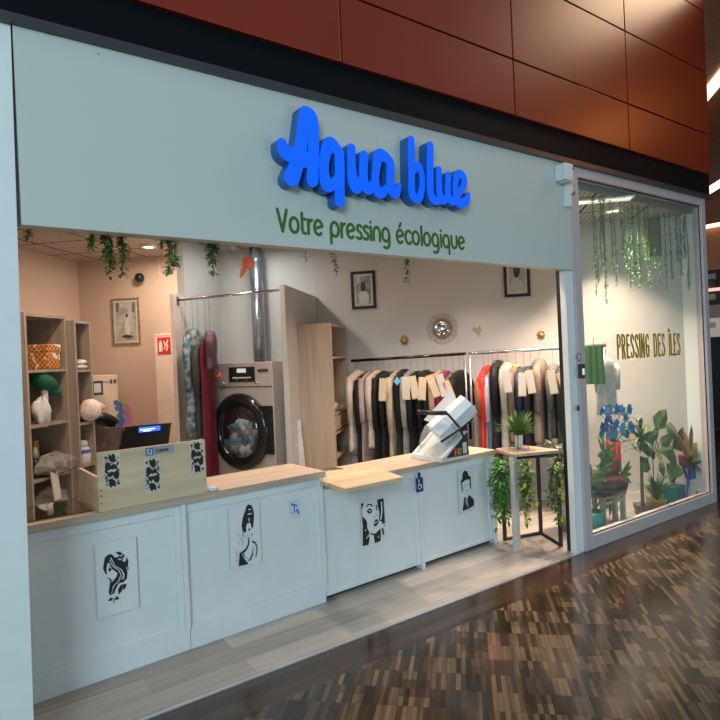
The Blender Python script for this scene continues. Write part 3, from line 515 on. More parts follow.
# ------------------------------------------------------------------ clothes
def gmat(c,gl=.6): return mat('cloth_%02d_%02d_%02d'%tuple(int(99*min(x,.99)) for x in c),c,gl,spec=.25,noise=.18,nscale=10)
def garment(P,zhook,ztop,zbot,rot,wid,thick,color,label,group,tagc=None,film=True,flare=1.1,collar=None,seed=0,sleeve=True,name='hanging_garment',pattern=None,cat='clothing'):
    """P plan point, garment plane along direction rotated rot from VA"""
    rn=random.Random(seed*13+5); e=(Matrix.Rotation(rot,3,'Z')@VA); g=VZ.cross(e)
    P=Vector((P.x,P.y,0)); t=thing(name,label,cat,P+VZ*zhook,group)
    hk=MB(); hk.tube([P+VZ*(ztop-.01),P+VZ*(zhook-.02),P+VZ*(zhook+.013)+g*.012,P+VZ*(zhook+.018),P+VZ*(zhook+.008)-g*.014],.0022,5)
    hk.tube([P+VZ*(ztop-.005)-e*0,P+VZ*(ztop-.03)+e*wid*.42],.004,5); hk.tube([P+VZ*(ztop-.005),P+VZ*(ztop-.03)-e*wid*.42],.004,5)
    hk.build('hanger',mat('hanger_wire',(.25,.24,.23),.35,.8),t)
    M_=pattern or gmat(color); n=22; H=ztop-zbot
    def shell(grow,amp,sd,z1=zbot):
        rr=random.Random(sd); ph=[rr.uniform(0,6.28) for _ in range(5)]; vs=[]; fs=[]; lv=16; Hh=ztop-z1
        for i in range(lv+1):
            u=(i/lv)**1.5 if i<lv else 1; u=[0,.015,.04,.075,.12,.17,.23,.3,.38,.46,.55,.64,.73,.82,.9,.96,1][i]
            z=ztop+grow*.3-u*(Hh+grow)
            sh=[.16,.40,.70,.90,.99,1.0,.98,.96,.95,.95,.96,.97,.98,1.,1.02,1.03,1.04][i]
            fl=1+(flare-1)*u; rx=(wid/2)*sh*fl+grow; ry=thick/2*[.35,.6,.8,.95,1.05,1.1,1.1,1.05,1,1,1,1,1,1,1,1.,1.][i]*(.75+.25*fl)+grow
            for k in range(n):
                f=2*math.pi*k/n; wv=amp*u**.5*(math.sin(5*f+ph[0]+2*u)+.7*math.sin(8*f+ph[1]-3*u)+.5*math.sin(13*f+ph[2]))
                vs.append(P+e*(rx*math.cos(f)+wv*.5)+g*(ry*math.sin(f)+wv)+VZ*(z+.012*math.sin(3*f+ph[3])*(u>.95)))
        for i in range(lv):
            for k in range(n): fs.append((i*n+k,i*n+(k+1)%n,(i+1)*n+(k+1)%n,(i+1)*n+k))
        fs.append(tuple(range(n))[::-1]); fs.append(tuple(lv*n+k for k in range(n)))
        return vs,fs
    b=MB(); b.add(*shell(0,.006,seed)); b.build('body',M_,t,True)
    if sleeve:
        for sg in (1,-1):
            s0=P+e*wid*.44*sg+VZ*(ztop-.07); s1=P+e*wid*.53*sg+VZ*(ztop-H*.33)-g*.01; s3=P+e*wid*.52*sg+VZ*(ztop-min(H*.66,.62)*rn.uniform(.8,1.05))-g*.015
            MB().tube([s0,(s0+s1)/2+e*.01*sg,s1,s3],[.03,.042,.036,.028],8).build('sleeve',M_,t,True)
    if collar: MB().tube([P+e*.05*math.cos(k*.785)+g*.03*math.sin(k*.785)+VZ*(ztop+.0+.008*math.cos(2*k)) for k in range(9)],.014,6).build('collar',gmat(collar),t,True)
    if film:
        f_=MB(); f_.add(*shell(.012,.010,seed+50,zbot-.06)); f_.build('plastic_cover',FILM,t,False)
    if tagc:
        q=P-e*(wid*.22)-VA*(.0)+VZ*(ztop-.10); tm,ty,dx,til=tagc
        q=P-VA*(wid*.5*abs(e.dot(VA))+.075)+VB*(dx-.03)+VZ*(ztop-.15-rn.uniform(-.02,.06)); ez=(VZ+VB*til).normalized(); ex_=(VB-VZ*til).normalized()
        MB().fr(q,ex_,VA,ez,(-.038,-.001,-.115),(.038,.001,.115)).build('ticket_edge',ty,t)
        MB().fr(q,ex_,VA,ez,(-.031,-.003,-.108),(.031,-.001,.108)).build('ticket',tm,t)
    return t
BK=(.009,.008,.008); CR=(.62,.47,.37); BG=(.50,.39,.29); GY=(.30,.28,.27); BR=(.20,.14,.11)
# left rack (bar 1) and right rack (bar 2)
AR=6.12
bar0=w(AR,-1.13,1.565);bar1=w(AR,.065,1.588);bar2=w(AR,1.42,1.612)
t=thing('clothes_rack','dark metal clothes rack behind the left end of the counter','clothes rack',w(AR,-.5,0))
MB().tube([bar0,bar1],.016,10).build('rail',mat('dark_bronze',(.06,.04,.035),.25,.9),t,True)
for b in (-1.08,.05): MB().tube([w(AR,b,.02),w(AR,b,1.58)],.012,8).build('post',mat('rack_grey',(.35,.35,.37),.35,.7),t,True)
for b in (-1.08,.05): MB().tube([w(AR-.2,b,.015),w(AR+.2,b,.015)],.014,8).build('foot',mat('rack_grey',(1,1,1)),t,True)
t=thing('clothes_rack','bright chrome clothes rack running behind the plant table','clothes rack',w(AR,.8,0))
MB().tube([bar1+VB*.02,bar2],.018,10).build('rail',mat('bright_rail',(.65,.75,.8),.2,.9),t,True)
for b in (.10,1.40): MB().tube([w(AR,b,.02),w(AR,b,1.6)],.013,8).build('post',mat('rack_grey',(1,1,1)),t,True)
for b in (.10,1.40): MB().tube([w(AR-.2,b,.015),w(AR+.2,b,.015)],.014,8).build('foot',mat('rack_grey',(1,1,1)),t,True)
CT=(TAGM,TAGY)
left=[ # px, ytop, ybot, width(thickness px), colour, desc, tag, rot
 (358,371,448,11,CR,'pale pink coat at the left end of the dark rack',None,22),
 (367,374,470,8,BK,'long black dress second from the left end of the dark rack',None,15),
 (371.5,372,476,7,(.40,.30,.27),'mauve-grey shirt between the black dress and a cream robe',None,12),
 (378,371,446,10,CR,'cream robe with an embroidered collar on the dark rack',None,18),
 (385,372,470,8,BK,'black trousers right of the cream robe',None,10),
 (391,373,468,9,BK,'black jacket with the first cream ticket from the left',(TAGM,TAGY,-.02,.08),14),
 (399,371,478,9,BG,'long beige raincoat in the middle of the dark rack',None,16),
 (406,370,455,10,BK,'black suit with a blue sticker on the dark rack',None,20),
 (413,371,474,9,GY,'charcoal coat with an upright pale ticket',(TAGM,TAGP,-.01,0),14),
 (420,372,472,9,BK,'black dress with a slanted ticket left of the white roll holder',(TAGM,TAGY,0,-.15),10),
 (428,371,482,11,BK,'glossy black bin-liner covered coat with a large central ticket',(TAGM,TAGY,.0,.08),18),
 (436,373,465,9,BK,'black overcoat left of the tan coat',None,12),
 (443,371,455,7,(.50,.32,.19),'tan coat with a folded ticket on the dark rack',(TAGM,TAGY,-.04,-.35),8),
 (449,372,460,8,(.27,.02,.09),'crimson dress on the dark rack',(TAGP,TAGM,-.01,-.25),14),
 (456,374,450,9,BR,'dark brown jacket with a yellow-edged slanting ticket',(TAGM,TAGY,-.01,-.35),14),
 (463,371,440,8,BK,'black blazer left of the brown cardigan',None,10)]
for i,(px,yt,yb,wp,c,d,tg,ro) in enumerate(left):
    if px>349:
        px2=px if px<420 else px
    xx=353+(px-353)*(460-353)/(463-353); q=atA(xx,yt,AR); zb=atA(xx,yb,AR).z
    u=((q-bar0).dot(VB))/((bar1-bar0).dot(VB)); zr=bar0.z+(bar1.z-bar0.z)*u
    q=w(AR,(q.x-q.y)*s2,0)
    garment(q,zr+.005,q.z+atA(xx,yt-1,AR).z,zb,R(-34+ro*.6),.40,wp/100*.95,c,d,'garments on the dark clothes rack',tg,seed=i,flare=1.12)
# blue sticker
q=atA(397,381,AR-.27); t=tag(MB().prism(q,VB,VZ,[(-.035,0),(0,.045),(.035,0),(0,-.045)],VA*.004).build('sticker',mat('sticker_blue',(.15,.45,.8),.5)),'blue diamond sticker on the black suit','sticker')
right=[
 (484,374,449,10,(.25,.10,.05),'patterned russet jacket at the left end of the chrome rack',None,16,.9),
 (488.5,365,452,9,(.80,.03,.02),'bright red dress on the chrome rack',None,12,1.15),
 (493,370,448,7,(.46,.42,.52),'pale lilac shirt between the red dress and black coat',None,8,1.1),
 (498,360,448,11,BK,'long glossy black coat beside the lilac shirt',None,20,1.25),
 (507,362,446,13,(.46,.40,.34),'pale stone coat with a white ticket on the chrome rack',(TAGP,TAGM,.0,-.1),20,1.15),
 (516,366,440,9,(.20,.14,.11),'brown coat with yellow collar on the chrome rack',None,12,1.1),
 (524,367,440,9,(.035,.05,.09),'navy jacket with an upright yellow-edged ticket',(TAGP,TAGY,-.02,.03),10,1.1),
 (531,366,444,9,(.03,.03,.04),'black trousers with a slanted yellow-edged ticket',(TAGP,TAGY,-.01,-.12),12,1.1),
 (539,359,440,13,(.23,.17,.13),'brown herringbone coat right of the ticketed trousers',None,24,1.2),
 (553,365,436,11,(.13,.13,.13),'charcoal dress in film with a yellow ticket beside the post',(TAGP,TAGY,-.02,-.12),16,1.1),
 (562,366,440,11,(.05,.05,.045),'dark jacket with a cream collar label beside the post',(TAGM,TAGY,.0,-.3),16,1.1),
 (571,366,436,10,(.05,.05,.05),'black coat half hidden behind the white post',None,10,1.1)]
for i,(px,yt,yb,wp,c,d,tg,ro,flr) in enumerate(right):
    q=atA(px,yt,AR); zt2=q.z; zb=atA(px,yb,AR).z; q=w(AR,(q.x-q.y)*s2,0)
    u=((q-bar1).dot(VB))/((bar2-bar1).dot(VB)); zr=bar1.z+(bar2.z-bar1.z)*u
    garment(q,zr+.005,zt2,zb,R(-32+ro*.6),.40,wp/100*.95,c,d,'garments on the chrome clothes rack',tg,seed=i+30,flare=flr,collar=(.8,.6,.1) if 'yellow collar' in d else None)
# garments seen through the window
q=atA(593.5,346,AR-.25); t=thing('hanging_cloth','green cloth hanging from a hook behind the display window','cloth',q,'garments behind the display window')
zc_=atA(595,384,AR-.25).z; mb=MB(); N_=12
vs=[q+VB*(x/N_-.5)*.17*(1+.15*v)+VA*(.012*math.sin(x*1.7)+dd)+VZ*((zc_-q.z)*v) for dd in (0,.006) for v in (0,.5,1) for x in range(N_+1)]
M1=N_+1; mb.add(vs,[(r*M1+x,r*M1+x+1,(r+1)*M1+x+1,(r+1)*M1+x) for r in (0,1,3,4) for x in range(N_)]); mb.build('cloth',mat('apron_green',(.05,.13,.025),.7),t,True); MB().tube([q,q+VZ*.08,Vector((q.x,q.y,1.62))],.003,5).build('hook',CHROME,t)
q=atA(589,380,AR-.12); 
q2=atA(606,372,AR-.12); garment(w(AR-.12,(q2.x-q2.y)*s2),1.62,1.50,.95,R(-60),.22,.06,(.62,.56,.52),'white garment in clear film behind the display window','garments behind the display window',None,seed=72)
# alcove dresses
tealp=bpy.data.materials.new('teal_floral'); tealp.use_nodes=True; nt=tealp.node_tree; tc=nt.nodes.new('ShaderNodeTexCoord'); vo=nt.nodes.new('ShaderNodeTexVoronoi'); vo.inputs['Scale'].default_value=16; nt.links.new(tc.outputs['Object'],vo.inputs[0])
nt.links.new(ramp(nt,vo.outputs['Distance'],[(.02,.13,.18),(.14,.18,.19),(.38,.38,.35)],[.3,.45,.65]),nt.nodes['Principled BSDF'].inputs['Base Color'])
AD=5.5
al=[(193,329,430,12,None,'teal and white floral dress in film on the alcove rail',tealp,14,.28,1.15),
    (199,344,436,7,(.05,.045,.045),'black and cream waistcoat beside the teal dress',None,22,.24,1.05),
    (206,338,476,6,(.20,.01,.025),'long dark red gown hanging left of the dryer',None,12,.22,1.1),
    (210,331,368,9,(.16,.08,.11),'mauve blouse hanging above the dryer corner',None,36,.22,1.1)]
for i,(px,yt,yb,wp,c,d,pt,ro,wd,fr_) in enumerate(al):
    aa=AD-.05*i-.02; q=atA(px,yt,aa); u=.0
    bq=(q.x-q.y)*s2; arl=5.47+(5.35-5.47)*((bq+2.735)/1.113); zr=2.25+.017*((bq+2.735)/1.113)
    q=atA(px,yt,arl); zb=atA(px,yb,arl).z
    garment(w(arl,(q.x-q.y)*s2),zr+.008,q.z,max(zb,.5),R(-20+ro),wd,wp/100,c or (.1,.3,.3),d,'dresses on the alcove rail',None,seed=80+i,flare=fr_,pattern=pt,sleeve=(i!=2))

# ------------------------------------------------------------------ counters
tD=Vector((.99913,.04168,0)); nD=Vector((-.04168,.99913,0)); O=Vector((.297,3.257,0))
def cb(mb,s0,s1,d0,d1,z0,z1): return mb.fr(O,tD,nD,VZ,(s0,d0,z0),(s1,d1,z1))
def counter(label,s0,s1,ztop,plinth,post_left=False,post_right=True):
    t=thing('counter_cabinet',label,'counter',O+tD*(s0+s1)/2,'white counter cabinets')
    e=.028
    cb(MB(),s0+.002,s1-.002,.012,.36,max(plinth,.03),ztop).build('body',WHITE,t)
    if plinth>.05: cb(MB(),s0+.002,s1-.002,.0,.35,0,plinth).build('plinth',WHITE,t)
    else: cb(MB(),s0+.02,s1-.02,.05,.33,0,.03).build('plinth',BLACK,t)
    rr=MB(); zb=plinth if plinth>.05 else .035
    cb(rr,s0+.004,s1-e,-.0,.012,ztop-.055,ztop); cb(rr,s0+.004,s1-e,-.0,.012,zb,zb+.022); cb(rr,s1-e-.035,s1-e,0,.012,zb+.022,ztop-.055); rr.build('front_frame',WHITE,t,bevel=.0015)
    cb(MB(),s1-e,s1-.002,-.022,.36,zb if plinth>.05 else .0,ztop).build('end_panel',WHITE,t,bevel=.002)
    return t
Z1,Z2=.865,.78
counter('leftmost white counter cabinet with the floral woman print',-.6,.79,Z1-.04,.115)
counter('white counter cabinet with the beehive hair woman print',.79,1.715,Z1-.04,.115)
counter('white counter cabinet under the pine ledge',1.72,2.60,Z2-.038,0)
counter('rightmost white counter cabinet next to the plant table',2.60,3.435,Z2-.038,0)
def wt(label,s0,s1,z,th):
    t=thing('countertop',label,'countertop',O+tD*(s0+s1)/2+VZ*(z-th)); cb(MB(),s0,s1,-.028,.412,z-th,z).build('slab',OAK,t,bevel=.002); cb(MB(),s0,s1,-.0295,-.028,z-th,z).build('edge_band',OAKE,t); return t
wt('higher oak worktop carrying the pine crate',-.65,1.732,Z1,.04)
wt('lower oak worktop carrying the white roll holder',1.736,3.45,Z2,.038)
tag(cb(MB(),-.35,.32,.03,.40,Z1+.001,Z1+.007).build('glass_sheet',SHEET,bevel=.002),'smoked glass sheet on the worktop beside the pine crate','glass sheet')
tag(cb(MB(),1.745,2.10,.03,.40,Z2+.001,Z2+.007).build('glass_sheet',SHEET,bevel=.002),'smoked glass sheet on the lower worktop behind the pine ledge','glass sheet')
# pine crate
t=thing('pine_crate','pine crate with playing card prints standing on the worktop','crate',O+tD*.6+VZ*Z1)
s0,s1=.335,.915; zb=Z1+.001
cb(MB(),s0,s1,-.026,-.008,zb,1.17).build('front_board',PINE,t,bevel=.001)
cb(MB(),s0,s0+.016,-.008,.40,zb,zb+.175).build('side_board',PINE,t); cb(MB(),s1-.016,s1,-.008,.40,zb,zb+.175).build('side_board',PINE,t)
cb(MB(),s0+.016,s1-.016,.384,.40,zb,zb+.12).build('back_board',PINE,t)
k=MB()
for z in (.91,.945,.975): k.lathe(O+tD*(s0+.012)-nD*.027+VZ*z,[(.004,0),(.003,.001)],8,-nD)
k.lathe(O+tD*(s1-.012)-nD*.027+VZ*.94,[(.004,0),(.003,.001)],8,-nD); k.build('screw_heads',BLACK,t)
def spade(mb,o,x,z,r,flip=1):
    pts=[(x+r*px,z+flip*r*pz) for px,pz in ((0,1),(.45,.45),(.8,.0),(.75,-.4),(.35,-.5),(.12,-.3),(.3,-.9),(-.3,-.9),(-.12,-.3),(-.35,-.5),(-.75,-.4),(-.8,0),(-.45,.45))]
    mb.prism(o,tD,VZ,pts,nD*.001)
def card(sx,z,seed,h=.185,wd=.085):
    o=O+tD*sx-nD*.0275+VZ*z
    c_=MB().fr(O+tD*sx-nD*.0265+VZ*z,tD,nD,VZ,(-wd/2,-.001,-h/2),(wd/2,0,h/2)).build('card_print',mat('card_pine',(.62,.56,.45),.6),t)
    mb=MB(); rn=random.Random(seed); oo=O+tD*sx-nD*.0282+VZ*z
    spade(mb,oo,-wd*.34,h*.38,.010); spade(mb,oo,wd*.34,-h*.38,.010,-1)
    for sg in (1,-1):
        mb.prism(oo,tD,VZ,[(sg*x*wd,sg*y*h) for x,y in ((-.18,.48),(-.02,.42),(.1,.48),(.22,.40),(.2,.30),(.28,.26),(.1,.22),(-.1,.26),(-.18,.34))],nD*.001)
        mb.prism(oo,tD,VZ,[(sg*x*wd,sg*y*h) for x,y in ((-.38,.22),(-.2,.26),(-.05,.1),(.12,.2),(.25,.12),(.05,.02),(-.1,.05),(-.3,.0),(-.42,.08))],nD*.001)
        mb.stroke([(sg*.38*wd,sg*.2*h),(sg*.2*wd,sg*.08*h),(sg*.4*wd,-sg*.02*h)],.004,oo,tD,VZ,nD*.001)
        mb.stroke([(-sg*.2*wd,-sg*.05*h),(sg*.05*wd,-sg*.12*h),(sg*.25*wd,-sg*.24*h)],.0035,oo,tD,VZ,nD*.001)
        for k in range(20): x,y=rn.uniform(-.42,.42)*wd,rn.uniform(.02,.4)*h*sg; mb.stroke([(x,y),(x+rn.uniform(-.01,.01),y+rn.uniform(-.01,.01))],.0018,oo,tD,VZ,nD*.001)
    mb.build('card_figure',INK,c_)
card(.405,1.07,1); card(.612,1.015,2); card(.865,1.075,3)
lb=O+tD*.655-nD*.027+VZ*1.143
MB().fr(lb,tD,nD,VZ,(-.075,-.003,-.021),(.075,0,.021)).build('till_label',mat('label_grey',(.32,.33,.34),.5),t)
MB().fr(lb,tD,nD,VZ,(-.075,-.0045,-.021),(-.035,-.003,.021)).build('till_label_blue',mat('label_blue',(.04,.17,.45),.5),t)
k=MB(); k.stroke([(-.065,-.01),(-.065,.01),(-.058,.012)],.002,lb-nD*.0055,tD,VZ,nD*.001); k.stroke([(-.06,-.012),(-.045,-.012),(-.045,.008)],.002,lb-nD*.0055,tD,VZ,nD*.001); k.build('till_symbol',WS,t)
# ------------------------------------------------------------------ stroke lettering
def arc(cx,cy,rx,ry,a0,a1,n=12): return [(cx+rx*math.cos(R(a0+(a1-a0)*i/n)),cy+ry*math.sin(R(a0+(a1-a0)*i/n))) for i in range(n+1)]
FONT={ # advance, strokes; x-height 1, cap 1.45
'V':(1.05,[[(.0,1.45),(.45,0),(.9,1.45)]]),
'o':(1.05,[arc(.45,.5,.42,.5,0,360,20)]),
't':(.62,[[(.1,1.38),(.1,.2),(.2,.02),(.42,0)],[(.1,.98),(.42,.98)]]),
'r':(.58,[[(.05,0),(.05,.98)],[(.05,.55),(.15,.85),(.42,.98)]]),
'e':(1.02,[arc(.45,.5,.42,.5,-50,-350,18)+[(.86,.42),(.3,.36)]] if False else [[(.1,.42),(.86,.62)]+arc(.45,.5,.42,.5,18,310,16)]),
'p':(1.06,[[(.05,-.5),(.05,.55)],arc(.47,.5,.42,.5,0,360,20)]),
's':(.72,[[(.58,.88),(.4,1.0),(.15,.95),(.06,.74),(.2,.56),(.45,.46),(.58,.26),(.48,.05),(.25,0),(.02,.08)]]),
'i':(.32,[[(.08,0),(.08,.98)],[(.08,1.32),(.08,1.33)]]),
'n':(.98,[[(.05,0),(.05,.55)]+arc(.43,.55,.38,.45,180,0,12)+[(.81,0)]]),
'g':(1.08,[arc(.45,.5,.42,.5,0,360,20),[(.87,.55),(.87,-.15),(.75,-.42),(.45,-.5),(.2,-.45)]]),
'é':(1.02,[[(.1,.42),(.86,.62)]+arc(.45,.5,.42,.5,18,310,16),[(.4,1.25),(.6,1.5)]]),
'c':(.85,[arc(.45,.5,.42,.5,45,315,16)]),
'l':(.32,[[(.08,0),(.08,1.45)]]),
'q':(1.08,[arc(.45,.5,.42,.5,0,360,20),[(.87,.55),(.87,-.5)]]),
'u':(.98,[[(.05,.98),(.05,.45)]+arc(.43,.45,.38,.45,180,360,12)+[(.81,.98)]]),
'C':(.95,[arc(.5,.72,.45,.72,50,310,16)]),'a':(1.0,[arc(.42,.5,.40,.5,0,360,18),[(.82,.98),(.82,0)]]),
'P':(.62,[[(.05,0),(.05,2)],[(.05,1.95),(.3,1.95),(.42,1.75),(.42,1.2),(.3,1.0),(.05,1.0)]]),
'R':(.64,[[(.05,0),(.05,2)],[(.05,1.95),(.3,1.95),(.42,1.75),(.42,1.25),(.3,1.05),(.05,1.05)],[(.2,1.05),(.45,0)]]),
'E':(.56,[[(.42,1.95),(.05,1.95),(.05,.05),(.42,.05)],[(.05,1.1),(.36,1.1)]]),
'S':(.62,[[(.44,1.6),(.42,1.85),(.25,1.97),(.08,1.8),(.08,1.4),(.25,1.1),(.42,.8),(.44,.3),(.3,.05),(.1,.1),(.05,.4)]]),
'I':(.26,[[(.05,0),(.05,2)]]),
'Î':(.26,[[(.05,0),(.05,2)],[(-.08,2.25),(.05,2.45),(.18,2.25)]]),
'N':(.66,[[(.05,0),(.05,2),(.45,0),(.45,2)]]),
'G':(.66,[[(.46,1.6),(.4,1.9),(.22,1.97),(.06,1.7),(.06,.3),(.22,.05),(.42,.1),(.46,.4),(.46,.95),(.26,.95)]]),
'D':(.66,[[(.05,0),(.05,1.97),(.28,1.93),(.45,1.6),(.45,.4),(.28,.05),(.05,.02)]]),
'L':(.52,[[(.05,2),(.05,.05),(.4,.05)]]),
' ':(.55,[]),
'4':(.7,[[(.4,0),(.4,1.4),(.0,.45),(.55,.45)]]),'2':(.65,[[(.02,1.1),(.15,1.38),(.4,1.35),(.48,1.05),(.02,.03),(.5,.03)]]),'B':(.66,[[(.05,0),(.05,1.4),(.35,1.35),(.4,1.0),(.3,.75),(.05,.72)],[(.3,.75),(.48,.55),(.45,.12),(.3,0),(.05,0)]]),
}
def text(s,o,ex,ez,d,h,r,total=None,parent=None,mt=None,partname='letter',sx=1):
    adv=sum(FONT[c][0] for c in s)-.12; k=(total/adv) if total else h*sx; x=0
    for ch in s:
        mb=MB()
        for st in FONT[ch][1]: mb.stroke([((x+.04+px*.9)*k,py*h) for px,py in st],r,o,ex,ez,d)
        if FONT[ch][1] and ch!=' ': mb.build(partname,mt,parent)
        x+=FONT[ch][0]
text('Caisse',lb-nD*.0045-tD*.02-VZ*.006,tD,VZ,nD*.001,.010,.0015,.075,t,INK,'till_letter') if False else None
FONT['C']=FONT['C']
k=Vector(lb-nD*.0045-tD*.022-VZ*.007)
text('Caisse',k,tD,VZ,nD*.001,.0115,.0016,.07,t,INK,'till_letter')
P0=O+tD*.962+nD*.03+VZ*(Z1+.001)
tag(MB().lathe(P0-nD*.03,[(.03,0),(.033,.008),(.03,.022),(.022,.024)],18).build('tape_roll',mat('grey_dish',(.6,.63,.66),.4),smooth=True),'small white tape roll right of the pine crate','tape')
# wooden card stand beside crate
P0=O+tD*.965+nD*.20+VZ*Z1
tag(MB().prism(P0,tD,VZ,[(-.03,0),(.03,0),(.03,.09),(.0,.13),(-.03,.09)],nD*.01).build('wooden_tag_stand',mat('pale_pine',(.72,.55,.4),.6)),'small pale wooden tag beside the pine crate','tag')
# pine ledge
t=thing('pine_ledge','thick raw pine ledge mounted in front of the lower worktop','ledge',O+tD*1.9-nD*.2+VZ*.78)
pts=[atZ(321,484,.80),atZ(346.3,490.6,.80),atZ(405,478.8,.80),atZ(385,473.8,.80)]
q=[Vector((1.975,3.335)),Vector((1.965,2.975)),Vector((2.423,2.985)),Vector((2.48,3.345))]
MB().prism((0,0,.782),VX,VY,[(1.995,3.62),(1.985,3.28),(1.965,2.975),(2.423,2.985),(2.49,3.30),(2.47,3.45)],VZ*.028).build('board',PINE,t,bevel=.002)
MB().box((2.03,3.02,.767),(2.12,3.29,.782)).build('batten',PINE,t); MB().box((2.33,3.04,.767),(2.42,3.29,.782)).build('batten',PINE,t)
# ------------------------------------------------------------------ stencil prints
def panel_o(sx,z,off=.0): return O+tD*sx-nD*(off)+VZ*z
def bil(cor,pts):
    (x0,y0),(x1,y1),(x2,y2),(x3,y3)=cor # TL TR BR BL
    out=[]
    for px,py in pts:
        u=v=.5
        for _ in range(12):
            xl=x0+(x3-x0)*v; xr=x1+(x2-x1)*v; u=(px-xl)/(xr-xl); yt=y0+(y1-y0)*u; yb=y3+(y2-y3)*u; v=(py-yt)/(yb-yt)
        out.append((u,1-v))
    return out
def poster(label,px0,px1,ytl,ybl,polys,light=(),bg=PAPER,tilt=0,curl=0):
    c=Vector((0,0,0)); a=hit(px0,ytl,nD,O); b=hit(px1,ybl,nD,O); wd=(b-a).dot(tD); h=a.z-b.z; ctr=(a+b)/2
    t=thing('stencil_print',label,'print',ctr,'stencil prints stuck on the counter')
    ex=(tD+VZ*tilt).normalized(); off=-nD*.001
    pp_=MB().fr(ctr,ex,nD,VZ,(-wd/2,-.003,-h/2),(wd/2,-.0005,h/2)).build('paper',bg,t)
    for i,(pl,mm_,kind) in enumerate(polys):
        mb=MB(); oo=ctr-nD*(.0045+.0004*i)
        P_=[((x-.5)*wd,(y-.5)*h) for x,y in pl]
        if kind: mb.stroke(P_,kind,oo,ex,VZ,nD*.001)
        else: mb.prism(oo,ex,VZ,P_,nD*.001)
        mb.build('ink_shape' if mm_ is INK else 'paper_shape',mm_,pp_)
PL=mat('print_paper_light',(.70,.73,.72),.7)
GINK=mat('print_grey_ink',(.32,.35,.36))
C1=[(120,115),(470,72),(478,635),(135,692)]
b1=lambda *p:bil(C1,p)
poster('print of a woman in profile with flowers in her long hair',94.5,139,545,607,[
 (b1((205,352),(183,300),(200,220),(225,200),(255,195),(285,225),(330,250),(375,270),(398,255),(392,300),(375,310),(386,350),(380,400),(350,425),(310,430),(285,470),(270,505),(235,518),(225,490),(238,430),(262,408),(290,380),(303,350),(285,335),(258,312),(238,268),(222,262),(212,300),(213,350)),INK,0),
 (b1((290,185),(330,182),(352,205),(320,212)),INK,0),(b1((352,205),(368,212),(350,240),(338,225)),INK,0),(b1((385,228),(395,262),(378,290),(366,275)),INK,0),(b1((290,225),(330,215),(355,245),(330,262),(300,255)),INK,0),
 (b1((250,225),(280,290),(330,320),(355,360),(350,400)),PL,.002),(b1((238,240),(262,290),(310,325),(330,360),(310,410),(260,450)),PL,.0018),(b1((340,330),(350,370),(330,400)),PL,.0015),(b1((310,235),(325,245),(340,238)),PL,.0022),
 (b1((225,310),(245,298),(252,312),(240,332),(228,325)),INK,0),(b1((230,290),(250,285)),INK,.002),(b1((232,385),(245,400),(240,425),(236,450)),INK,.003),(b1((208,380),(222,375)),INK,.0012),(b1((378,295),(392,315),(385,328)),INK,.0025),
 (b1((300,480),(322,445),(345,438),(330,490),(305,515)),INK,0),(b1((345,440),(372,435),(362,470),(340,482)),INK,0),(b1((215,555),(240,532),(258,540),(240,558)),INK,0),(b1((268,545),(290,525),(308,548),(285,555)),INK,0),(b1((268,545),(262,578)),INK,.0015),
 (b1((255,470),(268,440)),PL,.0018),(b1((245,500),(255,480)),PL,.0015)])
C2=[(75,125),(425,88),(430,610),(85,680)]
b2=lambda *p:bil(C2,p)
poster('print of a woman with a tall beehive hairdo and black dress',228.5,261.5,508,562,[
 (b2((300,104),(335,115),(352,150),(360,190),(355,240),(345,300),(330,320),(325,300),(315,270),(300,262),(275,272),(262,300),(262,345),(240,350),(220,330),(212,290),(228,220),(245,185),(262,150),(275,120)),INK,0),
 (b2((298,150),(325,148)),PL,.003),(b2((290,190),(325,185)),PL,.0035),(b2((296,225),(300,250)),PL,.0025),
 (b2((285,320),(305,312),(306,330),(290,335)),INK,0),(b2((322,360),(326,378)),INK,.0015),(b2((290,400),(300,398)),INK,.0015),
 (b2((225,340),(218,370),(240,385)),INK,.0015),(b2((265,345),(278,400),(275,450),(245,490),(205,515),(178,525),(162,642),(270,625),(240,580),(225,525),(255,505),(285,460),(292,420),(272,370)),INK,0),
 (b2((262,600),(300,590),(330,540),(330,470),(322,530),(290,580)),INK,0),(b2((315,425),(340,420),(362,440),(345,445)),INK,0),(b2((355,435),(378,480),(370,530),(360,560)),INK,.0028),(b2((205,530),(225,570),(255,600)),PL,.0018),
 (b2((180,365),(185,380)),GINK,.0015),(b2((200,395),(215,420),(215,450)),GINK,.0018),(b2((135,505),(150,540),(130,560)),GINK,.0015),(b2((165,440),(180,420)),GINK,.0015),(b2((130,600),(150,580)),GINK,.0015)])
C3=[(105,190),(345,100),(372,545),(132,642)]
b3=lambda *p:bil(C3,p)
